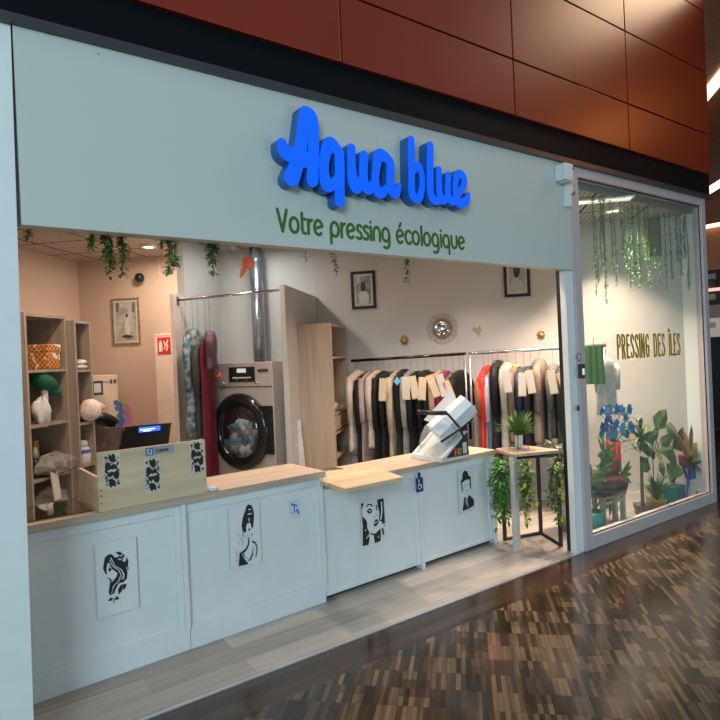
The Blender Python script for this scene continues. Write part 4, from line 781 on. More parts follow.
poster('high contrast print of a laughing face below the pine ledge',360.5,385,503,540,[
 (b3((108,195),(135,185),(128,215),(118,260),(122,330),(150,345),(140,400),(128,420),(118,330)),INK,0),
 (b3((132,635),(128,450),(135,390),(155,350),(172,380),(175,440),(200,485),(190,510),(205,520),(192,615)),INK,0),
 (b3((275,132),(343,105),(368,400),(345,380),(325,350),(300,350),(300,250),(285,210)),INK,0),
 (b3((200,490),(260,490),(290,460),(315,430),(320,480),(318,560),(258,590),(245,510),(215,505)),INK,0),
 (b3((165,215),(180,195),(205,190),(225,205)),INK,.0045),(b3((165,268),(190,232),(222,240),(220,272),(190,290)),INK,0),(b3((190,258),(205,255)),PL,.004),(b3((240,320),(250,315)),INK,.002),(b3((262,295),(272,290)),INK,.0025),
 (b3((240,395),(258,340),(282,335),(292,370),(268,410),(245,412)),INK,0),(b3((252,385),(275,360)),PL,.003),(b3((318,150),(325,240),(315,330)),PL,.005),(b3((262,190),(270,240)),INK,.004),(b3((300,380),(345,385),(360,370)),PL,.005),
 (b3((335,430),(345,480)),INK,.007),(b3((120,240),(122,220)),PL,.003),(b3((165,550),(180,520),(195,530)),PL,.003),(b3((150,460),(155,470)),PL,.003),(b3((285,510),(290,525)),PL,.0025)])
poster('print of a bust in a dark hat and coat on the rightmost cabinet',457.5,475,471,510,[
 ([(.26,.80),(.28,.92),(.42,.98),(.58,.95),(.66,.84),(.80,.80),(.78,.74),(.50,.76),(.16,.70),(.14,.74)],INK,0),
 ([(.16,.70),(.22,.70),(.26,.50),(.20,.52)],INK,0),([(.70,.74),(.78,.74),(.78,.54),(.72,.52)],INK,0),
 ([(.18,.06),(.30,.32),(.38,.38),(.50,.28),(.60,.40),(.76,.34),(.92,.26),(.92,.12),(.60,.08)],INK,0),
 ([(.40,.62),(.45,.62)],INK,.0025),([(.58,.64),(.62,.64)],INK,.0025),([(.46,.51),(.54,.52)],INK,.002),([(.46,.30),(.52,.14)],PL,.003),([(.38,.3),(.42,.2)],PL,.002)],bg=mat('print_sheet_pale',(.62,.68,.70),.6))
# blue sticker and wheelchair plate
a=hit(290,501,nD,O); b=hit(299.3,515.5,nD,O); c=(a+b)/2; wd=(b-a).dot(tD); h=a.z-b.z
t=thing('blue_symbol_sticker','square sticker with blue figures near the top of the second cabinet','sticker',c)
MB().fr(c,tD,nD,VZ,(-wd/2,-.002,-h/2),(wd/2,-.0005,h/2)).build('backing',mat('sticker_pale',(.60,.68,.72),.4),t)
k=MB(); BL_=mat('symbol_blue',(.03,.2,.5),.5)
k.stroke([(-.02,.03),(-.008,.022)],.007,c-nD*.003,tD,VZ,nD*.001); k.stroke([(.0,.02),(-.006,.0),(-.002,-.025)],.004,c-nD*.003,tD,VZ,nD*.001); k.stroke([(.002,.022),(.012,.018),(.014,.01)],.004,c-nD*.003,tD,VZ,nD*.001); k.stroke([(.012,-.01),(.024,-.032)],.006,c-nD*.003,tD,VZ,nD*.001); k.stroke([(-.02,-.02),(-.022,-.028)],.003,c-nD*.003,tD,VZ,nD*.001); k.build('figures',BL_,t)
a=hit(416.2,478.5,nD,O-nD*.03); b=hit(422.3,491,nD,O-nD*.03); c=(a+b)/2; wd=(b-a).dot(tD)+.01; h=a.z-b.z
t=thing('wheelchair_plate','navy wheelchair symbol plate hanging on the counter post','sign',c)
MB().fr(c,tD,nD,VZ,(-wd/2,-.006,-h/2),(wd/2,0,h/2)).build('plate',mat('navy_plate',(.01,.02,.14),.4),t); MB().fr(c,tD,nD,VZ,(-.012,-.006,h/2),(.012,0,h/2+.04)).build('clip',MATS['navy_plate'],t)
k=MB(); k.stroke([(-.008,.03),(-.008,.0),(.012,.0),(.018,-.022)],.003,c-nD*.0075,tD,VZ,nD*.001); k.stroke([(x-.004,y-.014) for x,y in arc(0,0,.016,.016,120,380,12)],.0022,c-nD*.0075,tD,VZ,nD*.001); k.stroke([(-.008,.038),(-.0079,.038)],.005,c-nD*.0075,tD,VZ,nD*.001); k.build('wheelchair_symbol',WS,t)

# ------------------------------------------------------------------ roll holder on the lower worktop
FL=atZ(411,458.5,Z2);FR=atZ(442,463,Z2);BR_=atZ(466,456.5,Z2)
fx=(FR-FL); WDT=fx.length; fx.normalize(); fy=VZ.cross(fx); 
if fy.dot(BR_-FR)<0: fy=-fy
DEP=max(.24,(BR_-FR).dot(fy)); P=FL.copy(); P.z=Z2+.001
t=thing('roll_holder','white angled garment-bag roll holder with black side and orange E42 lettering','dispenser',P)
prof=[(0,0),(DEP,0),(DEP-.01,.20),(DEP-.03,.205),(.06,.035),(0,.03)]
base=MB(); base.prism(P,fy,VZ,[(0,0),(DEP,0),(DEP,.02),(0,.035)],fx*WDT); base.build('base_plate',mat('holder_white',(.72,.72,.71),.35),t,bevel=.002)
for k_ in (0,1):
    pr=MB(); pr.prism(P+fx*(WDT-.018 if k_ else 0),fy,VZ,[(.05,.02),(DEP-.002,.02),(DEP-.012,.19),(DEP-.03,.19)],fx*.018); pr.build('side_panel',mat('holder_black',(.03,.03,.032),.35),t)
    pr=MB(); pr.prism(P+fx*(WDT-.02 if k_ else -.002),fy,VZ,[(.03,.02),(DEP-.03,.195),(DEP-.008,.195),(DEP-.02,.205),(DEP-.035,.208),(.01,.035)],fx*.024); pr.build('side_rim',mat('holder_white',(1,1,1)),t)
for k_,mm_ in ((0,'slope'),): 
    pr=MB(); pr.prism(P+fx*.02,fy,VZ,[(.02,.03),(.06,.035),(DEP-.03,.195),(DEP-.03,.18),(.06,.02)],fx*(WDT-.04)); pr.build('sloped_bed',mat('holder_white',(1,1,1)),t)
OR=mat('orange_letter',(.75,.32,.06),.5)
text('E42'.replace('E','B') if False else 'E42',P+fx*(WDT+.0005)+fy*(DEP-.165)+VZ*.035,fy,VZ,fx*.001,.035,.004,.07,t,OR,'side_letter') if False else None
FONT['€']=(.7,[[(.5,1.4),(.05,1.4),(.05,0),(.5,0)],[(.05,.72),(.42,.72)]])
text('€42',P+fx*(WDT+.0005)+fy*(DEP-.17)+VZ*.034,fy,VZ,fx*.0015,.034,.0035,.075,t,OR,'side_letter')
MB().fr(P+fx*WDT,fy,fx,VZ,(DEP-.075,0,.035),(DEP-.03,.002,.12)).build('side_label',mat('label_cream',(.6,.62,.52),.5),t)
ctr=P+fx*WDT*.5; axis=None
lowc=hit(441,431,fwd,ctr+fy*.08); hic=hit(466,407,fwd,ctr+fy*.12)
axis=(hic-lowc)
def octo(mb,c0,c1,r,n=8,r2=None):
    mb.tube([c0,c1],[r,r2 or r],n); return mb
off=fy*.0
octo(MB(),lowc+axis*.30,hic+axis*.12,.098).build('upper_roll_box',mat('holder_pale_blue',(.66,.72,.76),.3),t,bevel=.003)
octo(MB(),lowc-axis*.18,lowc+axis*.28,.112).build('lower_roll_box',mat('holder_pale_blue',(1,1,1)),t,bevel=.003)
pn0=hit(441,418,fwd,ctr+fy*.22); pn1=hit(455,391,fwd,ctr+fy*.26)
pl=MB(); A_=hit(424,420,fwd,ctr+fy*.26);B_=hit(452,390,fwd,ctr+fy*.26);C_=hit(456,403,fwd,ctr+fy*.26);D_=hit(436,424,fwd,ctr+fy*.26); pl.add([A_,B_,C_,D_]+[v+fwd*.015 for v in (A_,B_,C_,D_)],[(0,1,2,3),(7,6,5,4),(0,4,5,1),(1,5,6,2),(2,6,7,3),(3,7,4,0)]); pl.build('rear_guide',mat('holder_white',(1,1,1)),t)
MB().blob(lowc-axis*.32-VZ*.02,.105,.10,.135,16,.1,3,fx,fy,VZ).build('plastic_front',FILM2,t,True)
J=hit(447,413,fwd,ctr+fy*.02-fwd*.12)
MB().tube([hit(417,411.5,fwd,ctr+fy*.10-fwd*.12),hit(431,413,fwd,ctr+fy*.08-fwd*.12),J],.018,8).build('crossbar',BLACK,t,True)
MB().tube([J,hit(453,420,fwd,ctr+fy*.05-fwd*.12),hit(460,428,fwd,ctr+fy*.1-fwd*.12),hit(463,436,fwd,ctr+fy*.15-fwd*.12)],.009,8).build('arm',BLACK,t,True)
MB().tube([hit(441,442,fwd,ctr+fy*.0-fwd*.12),hit(460,429,fwd,ctr+fy*.06-fwd*.12),hit(473,418,fwd,ctr+fy*.06-fwd*.12)],.009,8).build('arm',BLACK,t,True)
MB().tube([hit(463,428,fwd,ctr+fy*.15),P+fx*(WDT-.03)+fy*(DEP-.03)+VZ*.15],.02,8).build('support_post',BLACK,t,True)

# ------------------------------------------------------------------ plant table
TZ=.755
L0=atZ(517.4,551.7,0)+Vector((.02,.02,0))
c1=atZ(494.4,449,TZ+.02);c2=atZ(512.3,455,TZ+.02);c3=atZ(561,450.5,TZ+.02);c4=c1+(c3-c2)*.72
t=thing('plant_table','small pine-topped side table with black metal frame','table',(L0.x+.2,L0.y+.1,0))
ctr=(c1+c3)/2; poly=[]
raw=[Vector((q.x,q.y)) for q in (c1,c2,c3,c4)]
for i in range(4):
    a_,b_,c_=raw[i-1],raw[i],raw[(i+1)%4]; r=.035
    p0=b_+(a_-b_).normalized()*r; p1=b_+(c_-b_).normalized()*r
    for k in range(5): u=k/4; poly.append(tuple(p0*(1-u)**2+b_*2*u*(1-u)+p1*u*u))
MB().prism((0,0,TZ),VX,VY,poly,VZ*.025).build('table_top',OAKV,t,bevel=.002)
MB().box((L0.x-.022,L0.y-.022,0),(L0.x+.022,L0.y+.022,TZ)).build('wooden_leg',mat('whitewashed_wood',(.66,.62,.56),.6,noise=.15),t,bevel=.002)
MB().fr(L0+Vector((0,-.022,TZ-.05)),VX,VY,VZ,(-.012,-.002,0),(.012,0,.02)).build('blue_sticker',mat('pale_blue_dot',(.5,.75,.95)),t)
LL=atZ(505,540.5,0);LM=atZ(541,534.5,0);LR=atZ(561,546.5,0)
for q in (LL,LM,LR): MB().box((q.x-.012,q.y-.012,0),(q.x+.012,q.y+.012,TZ)).build('leg',BLKMET,t)
for a_,b_ in ((LL,LM),(LM,LR)): MB().tube([a_+VZ*.014,b_+VZ*.014],.013,4).build('floor_bar',BLKMET,t)
for a_,b_ in ((LL,LM),(LM,LR),(LR,L0)): MB().tube([a_+VZ*(TZ-.014),b_+VZ*(TZ-.014)],.013,4).build('top_bar',BLKMET,t)
def vine(label,P,L_,spread,lsize,count,ml,fn=0,fm=None,seed=0,name='hanging_vine',group=None,stems=3,droop=0,fs=.028,cat='plant'):
    rn=random.Random(seed); t=thing(name,label,cat,P,group); st=MB(); lf=MB()
    for k in range(stems):
        ln=L_*(1 if k==0 else rn.uniform(.55,.98)); off=Vector((rn.uniform(-spread,spread)*.5,rn.uniform(-spread,spread)*.5,0)) if stems>1 else Vector((0,0,0))
        ph=rn.uniform(0,6); pts=[P+off*min(1,3*u)+Vector((math.sin(ph+u*5)*spread*.18,math.cos(ph+u*4)*spread*.18,0))-VZ*ln*u for u in [i/10 for i in range(11)]]
        st.tube(pts,.0025,4)
        n_=count//stems
        for j in range(n_):
            u=rn.random()**.9; i=min(9,int(u*10)); q=pts[i].lerp(pts[i+1],u*10-i); an=rn.uniform(0,6.28)
            d=Vector((math.cos(an),math.sin(an),rn.uniform(-1.1,.1))); lf.leaf(q+d*rn.uniform(0,spread*.25),d,VZ,lsize*rn.uniform(.7,1.25),lsize*.5)
    st.build('stem',STEM,t); lf.build('foliage',ml,t)
    for k in range(fn):
        u=(k+.6)/fn; q=P-VZ*L_*u+Vector((rn.uniform(-spread,spread)*.55,rn.uniform(-1,0)*spread*.5-.02,0)); f=MB()
        for j in range(6):
            an=j*1.047; d=Vector((math.cos(an),-.5,math.sin(an))); f.leaf(q,d,Vector((0,-1,0)),fs,fs*.8)
        f.build('flower',fm,t)
    return t
GV='vines hanging under the plant table'
q=Vector((c1.x+.06,c1.y-.05,TZ)); q=atZ(505,457,TZ-.01)+Vector((0,.04,0)); 
vine('dense light green willow vine at the left of the plant table',q,.56,.12,.05,520,LEAFB,seed=1,group=GV,stems=9)
q=atZ(526,459,TZ-.01)+Vector((0,.03,0)); vine('dark green vine with yellow flowers behind the wooden table leg',q,.50,.10,.045,260,LEAF,9,YEL,2,group=GV,stems=5)
q=atZ(542,458,TZ-.01)+Vector((0,.14,0)); vine('thin vine on the middle black table leg with one yellow flower',q,.48,.06,.04,110,LEAF,2,YEL,3,group=GV,stems=3)
q=atZ(556,456,TZ-.01)+Vector((0,.01,0)); vine('flowering vine on the right black table leg',q,.52,.09,.045,250,LEAF,9,YEL,4,group=GV,stems=5)
q=w(6.1,1.25,.0); 
# pot on the table
P=atZ(521.5,450,TZ+.025); P.z=TZ+.0265; P+=Vector((.03,.05,0)); t=thing('potted_grass','artificial grass tuft in a pale pot held by a black wire stand','plant',P)
MB().lathe(P+VZ*.012,[(.030,0),(.035,.10),(.037,.105)],18).build('pot',mat('mint_pot',(.62,.70,.60),.4),t,True)
st=MB()
for k in range(4):
    an=.6+k*math.pi/2; q=P+Vector((math.cos(an)*.075,math.sin(an)*.075,0)); st.tube([q,q+VZ*.155],.0028,5)
    an2=an+math.pi/2; st.tube([q+VZ*.145,P+Vector((math.cos(an2)*.075,math.sin(an2)*.075,.145))],.0028,5); st.tube([q+VZ*.02,P+VZ*.012],.0028,5)
st.build('wire_stand',BLKMET,t)
gr=MB(); rn=random.Random(5)
for k in range(260):
    an=rn.uniform(0,6.28); el=rn.uniform(.25,1.35); d=Vector((math.cos(an)*math.cos(el),math.sin(an)*math.cos(el),math.sin(el))); gr.leaf(P+VZ*.10+Vector((rn.uniform(-.015,.015),rn.uniform(-.015,.015),0)),d,VZ,rn.uniform(.15,.26),.010,.12)
gr.build('grass_blades',[mat('grass_green',(.07,.16,.03),.6,noise=.3)],t)
P2=P-VZ*.0; tag(MB().lathe(Vector((P.x-.02,P.y-.01,TZ+.0252)),[(.10,0),(.10,.0012)],28).build('doily',mat('glass_coaster',(.55,.52,.48),.2)),'round pale mat under the potted grass','mat')

# ------------------------------------------------------------------ hanging vines behind the board
GB='small vines hanging from behind the sign board'
for i,(px,yb,n_,cs,lab,ml) in enumerate([(28,238,26,.03,'tiny bright sprig at the far left end under the board',LEAFL),(92,248,40,.03,'short leafy sprig left of the three vines above the shelves',LEAF),
   (105.5,275,110,.045,'longest leafy vine hanging above the shelves',LEAF),(120,274,90,.04,'leafy vine right of the longest one above the shelves',LEAF),(162,250,20,.02,'short sprig beside the ceiling light',LEAF),
   (171,273,130,.05,'full bright vine hanging before the alcove pilaster',LEAFL),(211,273,120,.055,'leafy vine in front of the white alcove wall',LEAF),(336,276,16,.02,'sparse dried tendril left of the black framed photograph',STEM),(407,282,40,.02,'thin dark tendril near the middle of the board',LEAFD)]):
    q=atY(px,yb,2.92); ztop=2.30; vine(lab,Vector((q.x,2.92,ztop)),ztop-q.z,cs,.03,n_*2,ml,seed=20+i,group=GB,stems=3 if n_>60 else 1)
q=atY(306,262,2.92); vine('little tendril with purple and white flowers under the board',Vector((q.x,2.92,2.3)),2.3-q.z,.02,.02,10,LEAF,2,mat('lilac_petal',(.75,.6,.75)),33,stems=1,group=GB,fs=.016)
# wire basket ornament with orange flower
c=atY(243,262,3.0); t=thing('wire_ornament','hanging wire basket with a bright orange artificial flower','ornament',Vector((c.x,3.0,c.z)))
mm_=mat('pale_wire',(.55,.5,.48),.4,.5)
for k in range(9):
    an=k*.785/1.0; MB().tube([Vector((c.x+math.cos(an)*.075*math.sin(u*math.pi/2*1.0+.35),3.0+math.sin(an)*.05*math.sin(u*math.pi/2+.35),c.z+.10-.13*(1-u))) for u in [i/6 for i in range(7)]],.0018,4).build('wire',mm_,t)
MB().tube([Vector((c.x,3.0,2.9)),Vector((c.x,3.0,c.z-.03))],.0015,4).build('cord',mm_,t)
of=MB()
for k in range(9): an=k*.7; of.leaf(Vector((c.x+.01,2.97,c.z-.01)),Vector((math.cos(an),-.4,math.sin(an))),Vector((0,-1,0)),.045,.035)
of.leaf(Vector((c.x-.0,2.97,c.z-.02)),Vector((-.5,-.1,-1)),Vector((0,-1,0)),.09,.03); of.build('orange_flower',mat('orange_petal',(.85,.14,.05),.5),t)
fl2=MB()
for k in range(7): an=k*.9; fl2.leaf(Vector((c.x-.06,2.98,c.z+.07)),Vector((math.cos(an),-.4,math.sin(an))),Vector((0,-1,0)),.025,.02)
fl2.build('small_flower',mat('lilac_petal',(1,1,1)),t)

# ------------------------------------------------------------------ sign lettering
YL=2.682; DPT=YF-.006-YL
def px1(x,y): q=atY(265+x/6.545,100+y/6.545,YL); return (q.x,q.z)
def px2(x,y): q=atY(370+x/6.545,110+y/6.545,YL); return (q.x,q.z)
K=.0061/6.545*1.02
def smooth(st,n=4):
    out=[]; P=[st[0]]+list(st)+[st[-1]]
    for i in range(1,len(P)-2):
        a,b,c,d=P[i-1:i+3]
        for j in range(n):
            t_=j/n; out.append(tuple(.5*((2*b[k])+(-a[k]+c[k])*t_+(2*a[k]-5*b[k]+4*c[k]-d[k])*t_*t_+(-a[k]+3*b[k]-3*c[k]+d[k])*t_**3) for k in range(3)))
    out.append(st[-1]); return out
def letter(strokes,f,parent):
    strokes=[smooth(q) for q in strokes]
    mb=MB()
    for st in strokes: mb.stroke([f(x,y) for x,y,r in st],[r*K for x,y,r in st],(0,YL+.006,0),VX,VZ,VY*(DPT-.006))
    b=mb.build('letter',BLUES,parent)
    mb=MB()
    for st in strokes: mb.stroke([f(x,y) for x,y,r in st],[r*K*.99 for x,y,r in st],(0,YL,0),VX,VZ,VY*.006)
    mb.build('letter_face',BLUEF,b)
    return b
t=thing('shop_sign','raised glossy blue script lettering reading Aqua blue on the sign board','sign',(1.9,YF,2.55))
letter([[(266,82,38),(250,190,36),(236,300,38),(212,410,42),(178,508,47)],[(266,82,38),(300,108,42),(318,180,34),(318,330,36),(314,450,36),(312,525,38)],[(113,283,29),(132,335,40),(185,365,46),(250,388,46),(312,390,40)]],px1,t)
letter([[(465,315,36),(425,285,40),(392,375,34),(388,470,32),(405,548,40),(432,562,30),(470,520,26)],[(488,345,32),(490,450,33),(490,560,33),(490,663,33)],[(440,290,38),(488,345,32)]],px1,t)
letter([[(568,315,29),(568,420,29),(578,530,36),(603,572,37),(632,520,26)],[(650,365,32),(645,470,30),(652,550,32),(682,578,37),(725,545,26)]],px1,t)
letter([[(110,308,30),(62,292,36),(42,380,28),(36,470,28),(52,530,34),(80,542,32),(110,510,22)],[(90,300,34),(133,345,30),(133,440,30),(140,510,34),(168,545,32),(190,495,18)],[(0,510,26),(36,500,26)]],px2,t)
letter([[(272,192,25),(272,300,26),(274,450,26),(278,550,28),(318,580,29),(340,520,22),(342,440,22),(325,375,24),(305,365,24),(290,400,20)]],px2,t)
letter([[(397,230,26),(395,350,27),(395,480,28),(400,550,28),(424,590,28),(460,590,24)]],px2,t)
letter([[(453,390,24),(454,480,24),(460,560,26),(482,592,27),(505,570,22)],[(515,428,24),(510,500,24),(516,570,26),(545,598,28),(570,580,24)]],px2,t)
letter([[(565,570,24),(600,520,24),(620,470,24),(605,425,27),(575,420,27),(562,470,23),(562,530,26),(575,590,32),(602,614,34),(635,588,28),(646,550,14)]],px2,t)
t=thing('shop_slogan','green vinyl slogan Votre pressing écologique below the blue sign','sign',(1.45,YF-.006,2.28))
text('Votre pressing écologique',Vector((1.470,YF-.0075,2.283)),VX,VZ,VY*.0015,.079,.0086,1.385,t,GREEN,'letter')
t=thing('window_lettering','narrow gold lettering PRESSING DES ÎLES on the display window glass','sign',(4.65,YF+.03,1.5))
text('PRESSING DES ÎLES',Vector((4.65,YF+.026,1.492)),VX,VZ,VY*.003,.10,.0108,1.06,t,GOLD,'letter')
# faint second line
# ------------------------------------------------------------------ devices on facade
c=atY(568.5,172,2.68); t=thing('alarm_box','white plastic alarm box at the right end of the board','alarm',Vector((c.x,2.70,c.z)))
MB().box((c.x-.055,2.67,c.z-.06),(c.x+.05,YF-.007,c.z+.065)).build('housing',PAINT,t,bevel=.008); MB().box((c.x-.03,2.67,c.z-.075),(c.x+.03,2.75,c.z-.058)).build('vent',ALU,t)
MB().box((c.x+.035,2.66,c.z+.02),(c.x+.045,2.669,c.z+.035)).build('lens',mat('button_red',(1,1,1)),t)
c=atY(569,191,2.73); tag(MB().box((c.x-.03,2.725,c.z-.12),(c.x+.025,YF-.007,c.z+.09)).build('cable_cover',PAINT,bevel=.004),'white cable cover below the alarm box','cable cover')
c=atY(575,183,2.7); t=thing('motion_sensor','slim white sensor with a red tip on the window frame','sensor',Vector((c.x,2.75,c.z)))
MB().box((c.x-.025,2.73,c.z-.07),(c.x+.02,YF-.001,c.z+.085)).build('housing',PAINT,t,bevel=.004); MB().lathe((c.x+.04,2.745,c.z-.06),[(.014,0),(.014,.01),(0,.016)],12,(0,-1,0)).build('red_tip',mat('button_red',(1,1,1)),t,True); MB().box((c.x+.015,2.75,c.z-.07),(c.x+.05,2.765,c.z-.055)).build('bracket',ALU,t)
c=atY(581,371,YF-.01); t=thing('door_keypad','small dark keypad box on the window frame','keypad',Vector((c.x,YF-.001,c.z)))
MB().box((c.x-.028,YF-.03,c.z-.055),(c.x+.028,YF-.001,c.z+.055)).build('housing',mat('dark_brown_plastic',(.07,.035,.025),.35),t,bevel=.003); MB().box((c.x-.012,YF-.032,c.z-.03),(c.x+.016,YF-.03,c.z+.02)).build('display',mat('keypad_lcd',(.5,.6,.6),.3,emit=(.6,.7,.7),estr=.4),t)
c=atY(580,357,YF-.01); t=thing('round_prohibition_sticker','small red ringed sticker above the keypad','sticker',Vector((c.x,YF-.002,c.z)))
MB().tube([Vector((c.x+.026*math.cos(k*.393),YF-.002,c.z+.03*math.sin(k*.393))) for k in range(17)],.004,5).build('ring',mat('ring_red',(.35,.06,.1),.5),t); MB().lathe((c.x,YF-.001,c.z),[(.024,0),(.024,.001)],18,(0,-1,0)).build('disc',mat('disc_pink',(.6,.5,.52),.5),t)
c=atY(578.5,408,YF-.01); tag(MB().box((c.x-.012,YF-.012,c.z-.02),(c.x+.012,YF-.001,c.z+.02)).build('lock_cylinder',mat('dark_metal_lock',(.15,.14,.14),.4,.6)),'small dark lock on the window frame below the keypad','lock')
c=atY(12+2.5,33,YF-.01); tag(MB().lathe((.62,YF-.007,2.99),[(.006,0),(.004,.004)],10,(0,-1,0)).build('screw',CHROME),'single screw head near the top left of the board','screw')
# ------------------------------------------------------------------ window plants
def pot(P,prof,mt,t): MB().lathe(P,prof,22).build('pot',mt,t,True)
FY=3.0
def fp(px,py,Y=FY): q=atY(px,py,Y); return q
TEAL=mat('teal_pot',(.02,.20,.19),.35); CLAY=mat('grey_clay',(.30,.25,.22),.7,noise=.2); YP=mat('yellow_pot',(.70,.47,.06),.45); RV=mat('red_vase',(.42,.04,.025),.5)
SOIL=mat('soil',(.04,.03,.02),.9)
def bigleaf(mb,p,d,l,wd,nrm=None,bend=.12): mb.leaf(p,d,nrm or Vector((0,-1,.3)),l,wd,bend)
# monstera in teal pot
P=fp(595.5,534,3.02); P.z=.002; h=fp(595,511,3.02).z; t=thing('potted_plant','leafy palm in a teal pot at the left edge of the window','plant',P)
pot(P,[(.085,0),(.09,h),(.08,h),(.078,h-.02)],TEAL,t); lf=MB(); st=MB(); rn=random.Random(11)
for k,(tx,ty) in enumerate([(606,462),(616,482),(600,470),(598,488),(610,500),(590,480),(603,452),(622,474)]):
    q=fp(tx,ty,3.0-.03*(k%3)+.03); b0=P+VZ*h; st.tube([b0,b0.lerp(q,.5)+VZ*.05,q],.004,5)
    for j in range(10):
        an=j*.62; d=Vector((math.cos(an),rn.uniform(-.4,.2),math.sin(an)*.9-.15)); lf.leaf(q,d,Vector((0,-1,.4)),.15,.042,.1)
st.build('stalk',STEM,t); lf.build('foliage',LEAF,t)
# stool with drum and red vase
P=fp(618,533,3.12); P=atZ(617,524,0); P.z=0; P=Vector((4.78,3.10,0)); zt_s=.46
zt_s=atY(617,487,3.1).z; t=thing('wooden_stool','pale green and brown wooden stool in the window','stool',P)
for dx,dy in ((-.15,-.12),(.0,-.14),(.16,-.12),(-.1,.14),(.13,.14)): MB().box((P.x+dx-.018,P.y+dy-.018,0),(P.x+dx+.018,P.y+dy+.018,zt_s)).build('leg',mat('stool_green' if dx>0 else 'stool_brown',(.42,.48,.40) if dx>0 else (.38,.27,.19),.6),t)
MB().box((P.x-.15,P.y-.135,.22),(P.x+.16,P.y-.115,.245)).build('crossbar',mat('stool_green',(1,1,1)),t); MB().box((P.x-.17,P.y-.15,zt_s-.02),(P.x+.18,P.y+.15,zt_s)).build('seat',mat('stool_brown',(1,1,1)),t)
zd=atY(617,469,3.1).z; hd=zd-zt_s
tag(MB().lathe(Vector((P.x+.0,P.y,zt_s)),[(.16,0),(.225,hd*.2),(.24,hd*.5),(.225,hd*.85),(.18,hd),(0,hd)],28).build('leather_drum',mat('dark_leather',(.05,.018,.015),.35),smooth=True),'dark brown leather pouf cushion on the stool','cushion')
V=Vector((P.x+.0,P.y-.03,zd)); V.x=atY(614,466,3.07).x; zv=atY(614,441,3.07).z
t=thing('flower_vase','red cylindrical vase of blue artificial flowers on the leather cushion','vase',V)
MB().lathe(V,[(.062,0),(.064,.01),(.066,zv-zd),(.058,zv-zd),(.056,.05)],22).build('vase',RV,t,True)
rn=random.Random(4); stt=MB(); gl=MB()
for k in range(26):
    q=fp(rn.uniform(600,632),rn.uniform(406,440),3.07+rn.uniform(-.08,.08)); stt.tube([Vector((V.x,V.y,zv-.05)),q.lerp(Vector((V.x,V.y,zv)),.4)+VZ*.01,q],.0025,4)
    f=MB()
    for j in range(6): an=j*1.05+k; f.leaf(q,Vector((math.cos(an),-.35,math.sin(an))),Vector((0,-1,0)),.058,.042)
    f.build('flower',[mat('flower_blue',(.03,.12,.55),.45),mat('flower_sky',(.12,.33,.62),.45)][k%2],t)
    for j in range(3): gl.leaf(q-VZ*.02,Vector((rn.uniform(-1,1),rn.uniform(-1,1),rn.uniform(-.4,.8))),VZ,.06,.02)
stt.build('stems',STEM,t); gl.build('leaves',LEAFB,t)
# rubber plant + dracaena in grey pot
P=Vector((fp(643,515,3.02).x,3.02,0.002)); h=fp(643,504,3.02).z; t=thing('potted_plant','tall dracaena in a grey clay pot in the middle of the window','plant',P)
pot(P,[(.062,0),(.085,h),(.088,h+.0),(.075,h),(.07,h-.03)],CLAY,t); MB().tube([P+VZ*(h-.03),P+VZ*.55+VX*.01],[.018,.012],8).build('trunk',mat('brown_bark',(.12,.09,.05),.8),t)
lf=MB(); rn=random.Random(6)
for k in range(46):
    an=rn.uniform(0,6.28); el=rn.uniform(-.1,1.3); d=Vector((math.cos(an)*math.cos(el),math.sin(an)*math.cos(el)*.6,math.sin(el))); lf.leaf(P+VZ*rn.uniform(.55,.72),d,VZ,rn.uniform(.20,.33),.034,.3)
lf.build('foliage',mat('olive_leaf',(.10,.15,.06),.5,noise=.3,nscale=20),t)
P=Vector((fp(655,512,3.12).x,3.12,0.002)); t=thing('potted_plant','rubber plant with large round leaves behind the yellow pot','plant',P)
pot(P,[(.07,0),(.09,.14),(.08,.14),(.078,.12)],CLAY,t)
lf=MB(); st=MB()
for tx,ty,dx,dz_,l in ((644,436,-1,.6,.17),(650,444,-.8,-.1,.2),(655,430,.6,.8,.2),(665,425,.9,-.7,.2),(668,447,.3,-.9,.18),(660,452,.9,.1,.16),(672,462,-.5,-.6,.17),(665,470,-.9,.2,.16),(648,458,-.8,-.5,.16)):
    q=fp(tx,ty,3.02); st.tube([P+VZ*.12,P+VZ*.45,q.lerp(P+VZ*.8,.4),q],.005,5); bigleaf(lf,q,Vector((dx,-.2,dz_)),l*1.25,l*.98)
for tx,ty,dx,dz_,l in ((642,446,.5,.5,.18),(652,452,-.9,.3,.18),(657,440,-.5,.9,.2),(672,448,.9,.4,.2),(676,446,.2,.9,.18),(670,470,.9,-.2,.16),(661,446,.8,.6,.15)):
    q=fp(tx,ty,3.0); bigleaf(lf,q,Vector((dx,-.3,dz_)),l*1.15,l*.85)
st.build('branches',mat('brown_bark',(1,1,1)),t); lf.build('foliage',mat('rubber_leaf',(.12,.19,.07),.4,noise=.4),t)
P=Vector((fp(657,512,3.0).x,2.99,0.002)); h=fp(663,498,2.99).z; t=thing('potted_plant','spiky green plant in a yellow pot in the window','plant',P)
pot(P,[(.062,0),(.082,h),(.086,h),(.074,h),(.07,h-.02)],YP,t); lf=MB(); rn=random.Random(8)
for k in range(34): an=rn.uniform(0,6.28); el=rn.uniform(.4,1.45); lf.leaf(P+VZ*h*.9,Vector((math.cos(an)*math.cos(el),math.sin(an)*math.cos(el)*.5,math.sin(el))),VZ,rn.uniform(.18,.34),.03,.2)
lf.build('foliage',LEAF,t); f=MB()
for k in range(6): f.leaf(Vector((P.x,P.y-.02,.52)),Vector((math.cos(k*1.05)*.5,-.2,math.sin(k)+.6)),Vector((0,-1,0)),.07,.04)
f.build('yellow_bloom',YEL,t)
P=Vector((fp(670,505,3.08).x,3.04,0.002)); h=fp(680,483,3.04).z; t=thing('potted_plant','arching grass plant in a tall teal planter','plant',P)
